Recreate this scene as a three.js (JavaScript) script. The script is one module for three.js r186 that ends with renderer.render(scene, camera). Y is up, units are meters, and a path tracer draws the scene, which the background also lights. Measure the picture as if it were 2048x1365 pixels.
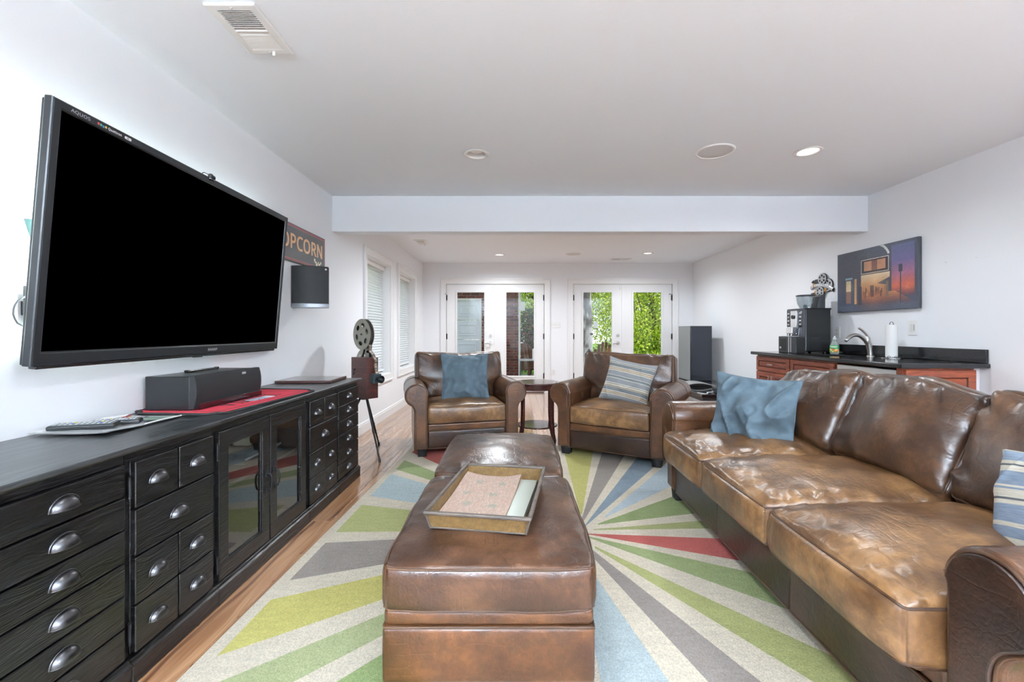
import * as THREE from 'three';
import { RoundedBoxGeometry } from 'three/addons/geometries/RoundedBoxGeometry.js';
import { mergeGeometries } from 'three/addons/utils/BufferGeometryUtils.js';
import { RectAreaLightUniformsLib } from 'three/addons/lights/RectAreaLightUniformsLib.js';

// ---------------------------------------------------------------- camera, sky, sun, exposure
const PI = Math.PI;
const scene = new THREE.Scene();
const camera = new THREE.PerspectiveCamera(2 * Math.atan(682.5 / 870) * 180 / PI, 2048 / 1365, 0.05, 200);
camera.position.set(0, 1.18, 0);
camera.lookAt(0, 1.18, -10);
camera.setViewOffset(2048, 1365, -7, 18.5, 2048, 1365);       // lens shift
const renderer = new THREE.WebGLRenderer({ antialias: true });
renderer.toneMapping = THREE.LinearToneMapping;
renderer.toneMappingExposure = 1.0;
renderer.shadowMap.enabled = true;
RectAreaLightUniformsLib.init();

const SKY = 1.35, SUN = 4.2;
{                                                              // bright hazy spring sky: air only
  const W = 256, H = 128, d = new Float32Array(W * H * 4);
  for (let y = 0; y < H; y++) for (let x = 0; x < W; x++) {
    const up = Math.max(0, ((y + 0.5) / H - 0.5) * 2), k = Math.pow(up, 0.6), i = (y * W + x) * 4;
    d[i] = SKY * (1.0 - 0.42 * k); d[i + 1] = SKY * (1.02 - 0.26 * k); d[i + 2] = SKY * (1.06 - 0.06 * k); d[i + 3] = 1;
  }
  const t = new THREE.DataTexture(d, W, H, THREE.RGBAFormat, THREE.FloatType);
  t.mapping = THREE.EquirectangularReflectionMapping; t.magFilter = t.minFilter = THREE.LinearFilter; t.needsUpdate = true;
  scene.background = t; scene.environment = t;
}
const sun = new THREE.DirectionalLight(new THREE.Color(1, 0.95, 0.86), SUN);   // behind the house, high to the right
sun.position.set(7, 20, 1); sun.target.position.set(1.5, 0, -13);
sun.castShadow = true; sun.shadow.mapSize.set(2048, 2048);
Object.assign(sun.shadow.camera, { left: -16, right: 16, top: 16, bottom: -16, near: 1, far: 60 });
scene.add(sun, sun.target);

const LAMP = 7.6, FILL_UPLIGHT = 235;                                              // candela-like strength of one ceiling downlight, and of one added unseen uplighter
// downlights: [x, z, on]
const DOWNLIGHTS = [
  [-0.29, -3.23, 0], [2.14, -3.18, 0.55], [-0.27, -5.35, 2.0], [2.2, -5.35, 0.9], [-0.274, -7.45, 1.2], [2.22, -7.31, 0.95],
  [-0.29, -1.05, 0.45], [2.14, -1.05, 0.45], [-0.29, 1.1, 0.8], [2.14, 1.1, 0.8], [0.9, 2.2, 1],  // this row: unseen lamps added to light the near room
];                                                            // third entry: 0 off, else share of full strength

// ---------------------------------------------------------------- helpers
let seed = 7;
const rnd = () => { seed = (seed + 0x6d2b79f5) | 0; let t = Math.imul(seed ^ (seed >>> 15), 1 | seed); t = (t + Math.imul(t ^ (t >>> 7), 61 | t)) ^ t; return ((t ^ (t >>> 14)) >>> 0) / 4294967296; };
const rr = (a, b) => a + (b - a) * rnd();
const clamp = (x, a = 0, b = 1) => Math.min(b, Math.max(a, x));
const smooth = (a, b, x) => { const t = clamp((x - a) / (b - a)); return t * t * (3 - 2 * t); };
const lerp = (a, b, t) => a + (b - a) * t;
const V = (x, y, z) => new THREE.Vector3(x, y, z);
const used = {};
const numbered = (n) => { const k = (used[n] = (used[n] ?? -1) + 1); return k ? n + '_' + String(k).padStart(3, '0') : n; };
function tag(o, label, category, group, kind) {
  if (label) o.userData.label = label;
  if (category) o.userData.category = category;
  if (group) o.userData.group = group;
  if (kind) o.userData.kind = kind;
  return o;
}
function thing(name, label, category, p = [0, 0, 0], turn = 0, group) {
  const o = new THREE.Group(); o.name = numbered(name); scene.add(o);
  o.position.set(...p); o.rotation.order = 'YXZ'; o.rotation.y = turn;
  return tag(o, label, category, group);
}
function part(parent, name, geo, mat, label) {
  const g = Array.isArray(geo) ? merge(geo) : geo;
  const m = new THREE.Mesh(g, mat); m.name = name; parent.add(m);
  if (label) m.userData.label = label;
  return m;
}
function solo(name, geo, mat, label, category, group) { const m = part(scene, numbered(name), geo, mat); return tag(m, label, category, group); }
function struct(name, geo, mat) { const m = part(scene, numbered(name), geo, mat); m.userData.kind = 'structure'; return m; }
function structGroup(name, p = [0, 0, 0], turn = 0) { const o = new THREE.Group(); o.name = numbered(name); o.position.set(...p); o.rotation.y = turn; o.userData.kind = 'structure'; scene.add(o); return o; }
function merge(list) {
  const l = list.map((g) => { const n = g.index ? g.toNonIndexed() : g; for (const k of Object.keys(n.attributes)) if (!['position', 'normal', 'uv'].includes(k)) n.deleteAttribute(k); return n; });
  return l.length > 1 ? mergeGeometries(l) : l[0];
}
// uv in metres from the dominant axis of each face
function boxUV(g0, ou = 0, ov = 0, swap = false) {
  const g = g0.index ? g0.toNonIndexed() : g0, p = g.attributes.position, uv = new Float32Array(p.count * 2);
  const a = V(), b = V(), c = V(), n = V();
  for (let i = 0; i < p.count; i += 3) {
    a.fromBufferAttribute(p, i); b.fromBufferAttribute(p, i + 1); c.fromBufferAttribute(p, i + 2);
    n.crossVectors(b.clone().sub(a), c.clone().sub(a));
    const x = Math.abs(n.x), y = Math.abs(n.y), z = Math.abs(n.z);
    [a, b, c].forEach((q, k) => {
      let u, v;
      if (x >= y && x >= z) { u = q.z; v = q.y; } else if (y >= z) { u = q.x; v = q.z; } else { u = q.x; v = q.y; }
      if (swap) [u, v] = [v, u];
      uv[(i + k) * 2] = u + ou; uv[(i + k) * 2 + 1] = v + ov;
    });
  }
  g.setAttribute('uv', new THREE.BufferAttribute(uv, 2));
  return g;
}
// chamfered box, 44 triangles
function chamfer(w, h, d, c = 0.002) {
  const H = [w / 2, h / 2, d / 2]; c = Math.min(c, ...H.map((x) => x * 0.9));
  const pos = [];
  const tri = (A, B, C) => {
    const n = new THREE.Vector3().crossVectors(B.clone().sub(A), C.clone().sub(A));
    if (n.dot(A.clone().add(B).add(C)) < 0) [B, C] = [C, B];
    for (const q of [A, B, C]) pos.push(q.x, q.y, q.z);
  };
  const quad = (A, B, C, D) => { tri(A, B, C); tri(A, C, D); };
  const pt = (ax, s) => { const r = [0, 0, 0]; for (let k = 0; k < 3; k++) r[k] = s[k] * (k === ax ? H[k] : H[k] - c); return V(...r); };
  for (let ax = 0; ax < 3; ax++) for (const s of [-1, 1]) {
    const [u, v] = [0, 1, 2].filter((k) => k !== ax), q = (a, b) => { const r = [0, 0, 0]; r[ax] = s; r[u] = a; r[v] = b; return pt(ax, r); };
    quad(q(-1, -1), q(1, -1), q(1, 1), q(-1, 1));
  }
  for (let ax = 0; ax < 3; ax++) {
    const [u, v] = [0, 1, 2].filter((k) => k !== ax);
    for (const su of [-1, 1]) for (const sv of [-1, 1]) {
      const q = (f, e) => { const r = [0, 0, 0]; r[ax] = e; r[u] = su; r[v] = sv; return pt(f, r); };
      quad(q(u, -1), q(u, 1), q(v, 1), q(v, -1));
    }
  }
  for (const a of [-1, 1]) for (const b of [-1, 1]) for (const e of [-1, 1]) tri(pt(0, [a, b, e]), pt(1, [a, b, e]), pt(2, [a, b, e]));
  const g = new THREE.BufferGeometry();
  g.setAttribute('position', new THREE.Float32BufferAttribute(pos, 3)); g.computeVertexNormals();
  return boxUV(g);
}
const bx = (w, h, d, x = 0, y = 0, z = 0, c = 0.002) => chamfer(w, h, d, c).translate(x, y, z);
const span = (x0, x1, y0, y1, z0, z1, c = 0.002) => bx(Math.abs(x1 - x0), Math.abs(y1 - y0), Math.abs(z1 - z0), (x0 + x1) / 2, (y0 + y1) / 2, (z0 + z1) / 2, c);
const rbx = (w, h, d, x, y, z, r, s = 3) => boxUV(new RoundedBoxGeometry(w, h, d, s, Math.min(r, w / 2.01, h / 2.01, d / 2.01))).translate(x, y, z);
const cyl = (r0, r1, h, x = 0, y = 0, z = 0, n = 24) => new THREE.CylinderGeometry(r1, r0, h, n).translate(x, y, z);
const cylX = (r, h, x, y, z, n = 24) => new THREE.CylinderGeometry(r, r, h, n).rotateZ(PI / 2).translate(x, y, z);
const cylZ = (r, h, x, y, z, n = 24) => new THREE.CylinderGeometry(r, r, h, n).rotateX(PI / 2).translate(x, y, z);
const lathe = (pts, n = 32) => new THREE.LatheGeometry(pts.map((p) => new THREE.Vector2(...p)), n);
const tube = (pts, r, n = 24, k = 8, closed = false, tension = 0.5) => new THREE.TubeGeometry(new THREE.CatmullRomCurve3(pts.map((p) => (p.isVector3 ? p : V(...p))), closed, 'catmullrom', tension), n, r, k, closed);
function rod(a, b, r0, r1 = r0, n = 12) {
  const A = V(...a), B = V(...b), d = B.clone().sub(A), g = new THREE.CylinderGeometry(r1, r0, d.length(), n);
  g.applyQuaternion(new THREE.Quaternion().setFromUnitVectors(V(0, 1, 0), d.clone().normalize()));
  return g.translate((A.x + B.x) / 2, (A.y + B.y) / 2, (A.z + B.z) / 2);
}
function poly(pts) { const s = new THREE.Shape(); pts.forEach(([x, y], i) => (i ? s.lineTo(x, y) : s.moveTo(x, y))); s.closePath(); return s; }
function rectHole(x0, x1, y0, y1) { const h = new THREE.Path(); h.moveTo(x0, y0); h.lineTo(x0, y1); h.lineTo(x1, y1); h.lineTo(x1, y0); h.closePath(); return h; }
const rect = (x0, x1, y0, y1) => poly([[x0, y0], [x1, y0], [x1, y1], [x0, y1]]);
function extrude(shape, depth, bevel = 0, seg = 2, curve = 12) {
  return new THREE.ExtrudeGeometry(shape, { depth: depth - 2 * bevel, bevelEnabled: bevel > 0, bevelThickness: bevel, bevelSize: bevel, bevelOffset: -bevel, bevelSegments: seg, curveSegments: curve }).translate(0, 0, bevel);
}
// a rectangular frame (outer minus inner) with a bevelled edge, lying in XY, front towards +z
function frame(x0, x1, y0, y1, wl, wr, wb, wt, d, bevel = 0.003) { const s = rect(x0, x1, y0, y1); s.holes.push(rectHole(x0 + wl, x1 - wr, y0 + wb, y1 - wt)); return boxUV(extrude(s, d, bevel)); }

// ---------------------------------------------------------------- noise and textures
const hash = (x, y, s) => { let h = Math.imul(x, 374761393) ^ Math.imul(y, 668265263) ^ Math.imul(s, 1274126177); h = Math.imul(h ^ (h >>> 13), 1274126177); return ((h ^ (h >>> 16)) >>> 0) / 4294967296; };
function vn(u, v, fx, fy, s) {                                  // tileable value noise, u and v in 0..1
  const x = u * fx, y = v * fy, x0 = Math.floor(x), y0 = Math.floor(y), a = x - x0, b = y - y0, sa = a * a * (3 - 2 * a), sb = b * b * (3 - 2 * b);
  const X0 = ((x0 % fx) + fx) % fx, X1 = (X0 + 1) % fx, Y0 = ((y0 % fy) + fy) % fy, Y1 = (Y0 + 1) % fy;
  return lerp(lerp(hash(X0, Y0, s), hash(X1, Y0, s), sa), lerp(hash(X0, Y1, s), hash(X1, Y1, s), sa), sb);
}
function fbm(u, v, fx, fy, oct, s) { let a = 0.5, t = 0, n = 0; for (let i = 0; i < oct; i++) { t += a * vn(u, v, fx, fy, s + i * 17); n += a; a *= 0.5; fx *= 2; fy *= 2; } return t / n; }
function n3(x, y, z, s = 0) {                                    // smooth 3-D value noise, -1..1
  const x0 = Math.floor(x), y0 = Math.floor(y), z0 = Math.floor(z), f = (t) => t * t * (3 - 2 * t), a = f(x - x0), b = f(y - y0), c = f(z - z0);
  const h = (i, j, k) => hash(x0 + i, (y0 + j) * 57 + (z0 + k) * 131, s);
  return 2 * lerp(lerp(lerp(h(0, 0, 0), h(1, 0, 0), a), lerp(h(0, 1, 0), h(1, 1, 0), a), b), lerp(lerp(h(0, 0, 1), h(1, 0, 1), a), lerp(h(0, 1, 1), h(1, 1, 1), a), b), c) - 1;
}
function dataTex(W, H, fn, srgb = true) {
  const d = srgb ? new Uint8Array(W * H * 4) : new Float32Array(W * H * 4), m = srgb ? 255 : 1;
  for (let y = 0; y < H; y++) for (let x = 0; x < W; x++) {
    const c = fn((x + 0.5) / W, (y + 0.5) / H), i = (y * W + x) * 4, g = typeof c === 'number';
    d[i] = clamp(g ? c : c[0]) * m; d[i + 1] = clamp(g ? c : c[1]) * m; d[i + 2] = clamp(g ? c : c[2]) * m; d[i + 3] = m;
  }
  const t = new THREE.DataTexture(d, W, H, THREE.RGBAFormat, srgb ? THREE.UnsignedByteType : THREE.FloatType); t.wrapS = t.wrapT = THREE.RepeatWrapping; t.magFilter = THREE.LinearFilter; t.minFilter = THREE.LinearMipmapLinearFilter; t.generateMipmaps = true;
  if (srgb) t.colorSpace = THREE.SRGBColorSpace; t.needsUpdate = true; return t;
}
const rep = (t, w, h = w) => { const c = t.clone(); c.repeat.set(1 / w, 1 / h); c.needsUpdate = true; return c; };
function canvasTex(w, h, draw) {
  const c = document.createElement('canvas'); c.width = w; c.height = h; draw(c.getContext('2d'), w, h);
  const t = new THREE.CanvasTexture(c); t.colorSpace = THREE.SRGBColorSpace; t.anisotropy = 8; return t;
}
const mix3 = (a, b, t) => [lerp(a[0], b[0], t), lerp(a[1], b[1], t), lerp(a[2], b[2], t)];
const C255 = (r, g, b) => [r / 255, g / 255, b / 255];
const mat = (o) => new THREE.MeshPhysicalMaterial({ roughness: 0.6, metalness: 0, ...o });
const rgb = (r, g, b) => new THREE.Color().setRGB(r / 255, g / 255, b / 255, THREE.SRGBColorSpace);

// leather: mottled pull-up hide with pale crease lines
function worley(u, v, f, s) {                                   // distance to the nearest cell border, tileable
  const x = u * f, y = v * f, x0 = Math.floor(x), y0 = Math.floor(y); let d1 = 9, d2 = 9;
  for (let j = -1; j <= 1; j++) for (let i = -1; i <= 1; i++) { const X = (x0 + i + f) % f, Y = (y0 + j + f) % f, dx = x0 + i + hash(X, Y, s) - x, dy = y0 + j + hash(X, Y, s + 1) - y, d = dx * dx + dy * dy; if (d < d1) { d2 = d1; d1 = d; } else if (d < d2) d2 = d; }
  return Math.sqrt(d2) - Math.sqrt(d1);
}
const crackle = (u, v) => { const wu = u + 0.09 * (fbm(u, v, 10, 10, 4, 21) - 0.5), wv = v + 0.05 * (fbm(u, v, 10, 10, 3, 22) - 0.5), m = smooth(0.48, 0.66, fbm(u, v, 5, 5, 3, 24)), m2 = smooth(0.5, 0.7, fbm(u, v, 7, 7, 3, 27)); return [m * (1 - smooth(0.0, 0.1, worley(((wu % 1) + 1) % 1, ((wv % 1) + 1) % 1, 14, 31))), m2 * (1 - smooth(0.0, 0.09, worley(((wu % 1) + 1) % 1, ((wv % 1) + 1) % 1, 34, 35)))]; };
const leatherTex = dataTex(1024, 1024, (u, v) => {
  const big = fbm(u, v, 4, 4, 4, 3), mid = fbm(u, v, 14, 14, 4, 9), [k1, k2] = crackle(u, v);
  const t = 0.5 + 0.5 * Math.tanh((big - 0.5) * 2.9 + (mid - 0.5) * 1.4 + (fbm(u, v, 48, 48, 3, 12) - 0.5) * 0.7);
  let c = t < 0.5 ? mix3(C255(112, 96, 86), C255(184, 168, 152), t * 2) : mix3(C255(192, 176, 160), C255(238, 222, 202), t * 2 - 1);
  c = mix3(c, C255(255, 240, 216), 0.13 * k1 + 0.18 * k2);
  const g = 0.97 + 0.06 * hash(Math.floor(u * 1024), Math.floor(v * 1024), 5);
  return [c[0] * g, c[1] * g, c[2] * g];
});
const leatherBump = dataTex(1024, 1024, (u, v) => { const [k1, k2] = crackle(u, v); const w = 0.06 * (fbm(u, v, 6, 6, 3, 81) - 0.5), W = (x) => ((x % 1) + 1) % 1, r1 = 1 - Math.abs(2 * vn(W(u + w), W(v - w), 9, 22, 83) - 1), r2 = 1 - Math.abs(2 * vn(W(u - w), W(v + w), 26, 12, 85) - 1); return 0.55 + 0.16 * (fbm(u, v, 100, 100, 2, 71) - 0.5) + 0.35 * (fbm(u, v, 10, 10, 3, 44) - 0.5) - 0.05 * k1 - 0.03 * k2 - 0.16 * r1 ** 9 * smooth(0.4, 0.62, fbm(u, v, 5, 5, 2, 87)) - 0.12 * r2 ** 9 * smooth(0.42, 0.62, fbm(u, v, 6, 6, 2, 89)); }, false);
const hide = (r, g, b, o = {}) => mat({ color: rgb(r, g, b), map: rep(leatherTex, 0.75), bumpMap: rep(leatherBump, 0.75), bumpScale: 0.0045, roughness: 0.31, clearcoat: 0.25, clearcoatRoughness: 0.3, ...o });
const M = {};
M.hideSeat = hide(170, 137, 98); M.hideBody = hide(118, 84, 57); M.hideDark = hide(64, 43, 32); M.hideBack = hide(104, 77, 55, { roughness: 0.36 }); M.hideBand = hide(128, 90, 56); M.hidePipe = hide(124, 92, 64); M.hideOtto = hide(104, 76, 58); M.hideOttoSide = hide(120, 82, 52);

// open-grained wood, u along the grain
const grainTex = (a, b, seedN, fx = 3, fy = 34) => dataTex(1024, 512, (u, v) => {
  const w = fbm(u, v, 3, 3, 3, seedN) * 0.25, ring = fbm(u, v + w, fx, fy, 4, seedN + 5), pore = vn(u, v + w * 0.2, 40, 256, seedN + 9) * vn(u, v, 12, 128, seedN + 19);
  const arc = 0.5 + 0.5 * Math.sin((v + w * 0.9) * 2 * PI * 9);
  return mix3(a, b, clamp((ring - 0.5) * 1.5 + 0.45 + (arc - 0.5) * 0.25 - pore * 0.55));
});
const blackGrain = grainTex(C255(8, 8, 9), C255(30, 30, 32), 101);
const grainBump = dataTex(1024, 512, (u, v) => { const w = fbm(u, v, 3, 3, 3, 101) * 0.25; return 0.5 + 0.9 * (fbm(u, v + w, 4, 60, 3, 106) - 0.5) - 0.5 * vn(u, v + w * 0.2, 40, 256, 110) * vn(u, v, 12, 128, 120); }, false);
M.blackWood = mat({ map: rep(blackGrain, 0.7, 0.35), bumpMap: rep(grainBump, 0.7, 0.35), bumpScale: 0.0018, roughness: 0.3 });
M.blackWoodTop = mat({ color: 0xffffff, map: rep(grainTex(C255(40, 41, 42), C255(78, 80, 81), 131), 1.0, 0.5), bumpMap: rep(grainBump, 1.0, 0.5), bumpScale: 0.0005, roughness: 0.3 });  // greyer than the cabinets: the satin sheen of the top is in its colour
M.darkInside = mat({ color: rgb(24, 20, 18), roughness: 0.7 });
const plankTex = [0, 1, 2].map((k) => dataTex(1024, 256, (u, v) => {
  const s = 300 + k * 41, w = fbm(u, v, 2, 2, 3, s) * 0.5, a = fbm(u, v + w, 2, 7, 4, s + 3), fine = fbm(u, v + w * 0.4, 8, 60, 3, s + 7), dark = smooth(0.62, 0.8, fbm(u, v + w, 1, 5, 4, s + 11));
  let c = mix3(C255(150, 106, 74), C255(204, 158, 118), clamp((a - 0.5) * 1.8 + 0.5 + (fine - 0.5) * 0.7));
  return mix3(c, C255(92, 56, 36), dark * 0.75);
}));
const plankBump = dataTex(512, 128, (u, v) => 0.5 + 0.5 * (fbm(u, v, 3, 8, 3, 350) - 0.5) + 0.3 * (fbm(u, v, 8, 60, 2, 351) - 0.5), false);
M.plank = plankTex.map((t) => mat({ map: rep(t, 1.22, 0.26), bumpMap: rep(plankBump, 1.22, 0.26), bumpScale: 0.00025, roughness: 0.2, ior: 1.6, clearcoat: 0.7, clearcoatRoughness: 0.14 }));
M.floorBase = mat({ color: rgb(120, 82, 54), roughness: 0.5 });
const cherryTex = grainTex(C255(104, 44, 26), C255(160, 84, 50), 201, 3, 24);
M.cherry = mat({ map: rep(cherryTex, 0.6, 0.4), roughness: 0.4 });
M.cherryGlaze = mat({ color: rgb(58, 24, 16), roughness: 0.5 });
const mahogany = grainTex(C255(52, 26, 22), C255(92, 48, 40), 221, 3, 24);
M.mahogany = mat({ map: rep(mahogany, 0.5, 0.3), roughness: 0.38 });
const wallBump = dataTex(256, 256, (u, v) => 0.5 + 0.5 * (fbm(u, v, 32, 32, 3, 401) - 0.5), false);
const paint = (r, g, b, rough) => mat({ color: rgb(r, g, b), roughness: rough, bumpMap: rep(wallBump, 0.4), bumpScale: 0.0006 });
M.wall = paint(245, 247, 250, 0.8); M.ceiling = paint(243, 248, 253, 0.9); M.trim = mat({ color: rgb(243, 243, 243), roughness: 0.38 }); M.door = mat({ color: rgb(240, 240, 240), roughness: 0.36 });
M.white = mat({ color: rgb(240, 240, 238), roughness: 0.45 }); M.offWhite = mat({ color: rgb(226, 226, 222), roughness: 0.5 });
M.blind = mat({ color: rgb(244, 246, 248), roughness: 0.5, transmission: 0.45, thickness: 0 });
M.glass = mat({ color: 0xffffff, roughness: 0, transmission: 1, thickness: 0, ior: 1.5 });
M.black = mat({ color: rgb(11, 12, 13), roughness: 0.42 }); M.blackMatt = mat({ color: rgb(13, 14, 15), roughness: 0.75 }); M.blackGloss = mat({ color: rgb(14, 16, 20), roughness: 0.12, clearcoat: 0.6, clearcoatRoughness: 0.05 });
M.grey = mat({ color: rgb(90, 92, 95), roughness: 0.5 }); M.darkGrey = mat({ color: rgb(52, 54, 57), roughness: 0.5 });
M.nickel = mat({ color: rgb(196, 194, 190), roughness: 0.28, metalness: 1 }); M.chrome = mat({ color: rgb(225, 226, 228), roughness: 0.1, metalness: 1 });
M.pewter = mat({ color: rgb(96, 96, 99), roughness: 0.3, metalness: 1 }); M.darkMetal = mat({ color: rgb(44, 44, 46), roughness: 0.45, metalness: 0.7 });
M.bezel = mat({ color: rgb(25, 27, 30), roughness: 0.36 }); M.screen = mat({ color: 0x000000, roughness: 1, specularIntensity: 0 });
M.steel = mat({ color: rgb(205, 205, 203), roughness: 0.35, metalness: 0.6 });
M.lampGlow = mat({ color: 0xffffff, emissive: 0xffffff, emissiveIntensity: 2.2, roughness: 0.6 });
M.stripGlow = mat({ color: 0xffffff, emissive: new THREE.Color(0.82, 1, 0.97), emissiveIntensity: 2.5, roughness: 0.6 });
const granTex = dataTex(512, 512, (u, v) => { const s = hash(Math.floor(u * 512), Math.floor(v * 512), 61), f = fbm(u, v, 60, 60, 2, 62); const k = s > 0.985 ? 0.45 : 0.05 + 0.09 * f; return [k, k, k * 1.08]; });
M.granite = mat({ map: rep(granTex, 0.6), roughness: 0.12 });

// ---------------------------------------------------------------- the room
const XL = -1.78, XR = 3.42, ZB = -8.365, ZF = 3.2, HC = 2.5, T = 0.2;
const WIN = [[5.18, 6.18], [6.64, 7.64]], WY = [0.60, 2.11];
const PAIR = [[-1.327, -0.404, 0.548], [1.115, 2.048, 3.01]], DOORTOP = 2.09;
{
  const s = rect(-ZF, -ZB + T, -0.1, HC + 0.1);
  for (const [a, b] of WIN) s.holes.push(rectHole(a, b, ...WY));
  struct('wall_left', boxUV(extrude(s, T).rotateY(PI / 2).translate(XL - T, 0, 0)), M.wall);
  struct('wall_right', span(XR, XR + T, -0.1, HC + 0.1, ZB - T, ZF, 0), M.wall);
  const b = rect(XL, XR, -0.1, HC + 0.1);
  for (const [a, , c] of PAIR) b.holes.push(rectHole(a - 0.012, c + 0.012, 0, DOORTOP + 0.012));
  struct('wall_back', boxUV(extrude(b, T).translate(0, 0, ZB - T)), M.wall);
  struct('wall_front', span(XL - T, XR + T, -0.1, HC + 0.1, ZF, ZF + T, 0), M.wall);
  const c = rect(XL - T, XR + T, -ZF, -ZB + T);
  for (const [x, z] of DOWNLIGHTS) { const h = new THREE.Path(); h.absarc(x, -z, 0.078, 0, 2 * PI, true); c.holes.push(h); }
  struct('ceiling', boxUV(extrude(c, 0.12).rotateX(-PI / 2).translate(0, HC, 0)), M.ceiling);
  struct('wall_shade_block', span(XL - T, XR + T, HC + 0.2, HC + 3.6, ZB - T, ZF + T, 0), M.wall);  // unseen upper block of the house, added and sized to shade the patio
  struct('beam', span(XL, XR, 2.153, HC, -4.36, -4.22, 0.003), M.ceiling);
}
{
  const fl = structGroup('floor');
  part(fl, 'subfloor', span(XL - T, XR + T, -0.14, -0.012, ZB - T, ZF + T, 0), M.floorBase);
  part(fl, 'plank_field', boxUV(span(XL, XR, -0.012, 0, -0.6, ZF, 0), 0, 0, true), M.plank[0]);
  const w = 0.1268, len = 1.36;
  const geos = []; for (let i = 0; i < 8; i++) geos.push(boxUV(chamfer(w - 0.0012, 0.0118, len - 0.0012, 0.0014), i * 0.33, i * 0.17 + 0.065, true));
  const cut = (l, i) => boxUV(chamfer(w - 0.0012, 0.0118, l - 0.0012, 0.0014), i * 0.33, i * 0.17 + 0.065, true);
  for (let r = 0; r < 41; r++) {
    const x = XL + w * (r + 0.5); let z = -0.6 + (((r * 0.52 + (r % 3) * 0.31) % 1) * len);
    z = -0.6; let first = 0.25 + ((r * 0.618) % 1) * (len - 0.3);
    while (z > ZB + 0.01) {
      let l = first || len; first = 0; if (z - l < ZB) l = z - ZB;
      const k = Math.floor(rnd() * 8), g = Math.abs(l - len) < 1e-6 ? geos[k] : cut(l, k);
      const p = part(fl, 'plank', g, M.plank[Math.floor(rnd() * 3)]); p.position.set(x, -0.0059, z - l / 2); z -= l;
    }
  }
}
// baseboards with a moulded top
function baseboard(name, x0, z0, x1, z1, nx, nz) {
  const L = Math.hypot(x1 - x0, z1 - z0), s = poly([[0, 0], [0.015, 0], [0.015, 0.095], [0.011, 0.104], [0.011, 0.112], [0.006, 0.124], [0, 0.128]]);
  const g = boxUV(extrude(s, L)), dx = (x1 - x0) / L, dz = (z1 - z0) / L;
  g.applyMatrix4(new THREE.Matrix4().makeBasis(V(nx, 0, nz), V(0, 1, 0), V(dx, 0, dz)).setPosition(x0, 0, z0));
  struct(name, g, M.trim);
}
baseboard('baseboard_left', XL, ZB, XL, ZF, 1, 0);
baseboard('baseboard_right', XR, -5.16, XR, ZB, -1, 0);
baseboard('baseboard_right', XR, ZF, XR, -3.08, -1, 0);
baseboard('baseboard_back', -1.43, ZB, XL, ZB, 0, 1); baseboard('baseboard_back', 0.99, ZB, 0.665, ZB, 0, 1); baseboard('baseboard_back', XR, ZB, 3.127, ZB, 0, 1);

// windows in the left wall, each with casing, sashes, panes and a lowered slat blind
WIN.forEach(([a, b], i) => {
  const w = structGroup('window_' + (i + 1), [XL, 0, -(a + b) / 2], PI / 2), hw = (b - a) / 2, [y0, y1] = WY;   // local +z into the room, +x away from the camera
  part(w, 'casing', frame(-hw - 0.09, hw + 0.09, y0 - 0.09, y1 + 0.09, 0.092, 0.092, 0.092, 0.092, 0.02, 0.005), M.trim);
  part(w, 'casing_edge', frame(-hw - 0.098, hw + 0.098, y0 - 0.098, y1 + 0.098, 0.022, 0.022, 0.022, 0.022, 0.03, 0.004), M.trim);
  part(w, 'jamb', frame(-hw, hw, y0, y1, 0.012, 0.012, 0.012, 0.012, 0.2, 0).translate(0, 0, -0.2), M.trim);
  const fr = part(w, 'window_frame', frame(-hw + 0.012, hw - 0.012, y0 + 0.012, y1 - 0.012, 0.045, 0.045, 0.05, 0.045, 0.05).translate(0, 0, -0.2), M.trim);
  for (const [p, q] of [[y0 + 0.06, (y0 + y1) / 2 + 0.02], [(y0 + y1) / 2 - 0.02, y1 - 0.055]]) {
    const s = part(fr, 'sash', frame(-hw + 0.05, hw - 0.05, p, q, 0.035, 0.035, 0.04, 0.04, 0.03).translate(0, 0, -0.19), M.trim);
    part(fr, 'pane', boxUV(new THREE.PlaneGeometry(2 * hw - 0.16, q - p - 0.07)).translate(0, (p + q) / 2, -0.175), M.glass);
  }
  const bl = thing('window_blind', i ? 'white slat blind lowered in the farther window, next to the back wall' : 'white slat blind lowered in the window behind the reel camera', 'blind', [XL - 0.105, 0, -(a + b) / 2], PI / 2);
  part(bl, 'head_rail', rbx(2 * hw - 0.04, 0.055, 0.06, 0, y1 - 0.042, 0, 0.006), M.white);
  const n = 38, top = y1 - 0.09, bot = y0 + 0.075, g = chamfer(2 * hw - 0.05, 0.003, 0.048, 0.001);
  for (let k = 0; k < n; k++) { const s = part(bl, 'slat', g, M.blind); s.position.set(0, lerp(top, bot, k / (n - 1)), 0); s.rotation.x = 1.0; }
  part(bl, 'bottom_rail', rbx(2 * hw - 0.05, 0.022, 0.05, 0, y0 + 0.045, 0, 0.005), M.white);
  for (const x of [-0.3, 0.3]) part(bl, 'ladder_cord', cyl(0.0018, 0.0018, top - bot, x, (top + bot) / 2, 0.03, 6), M.white);
});

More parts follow.
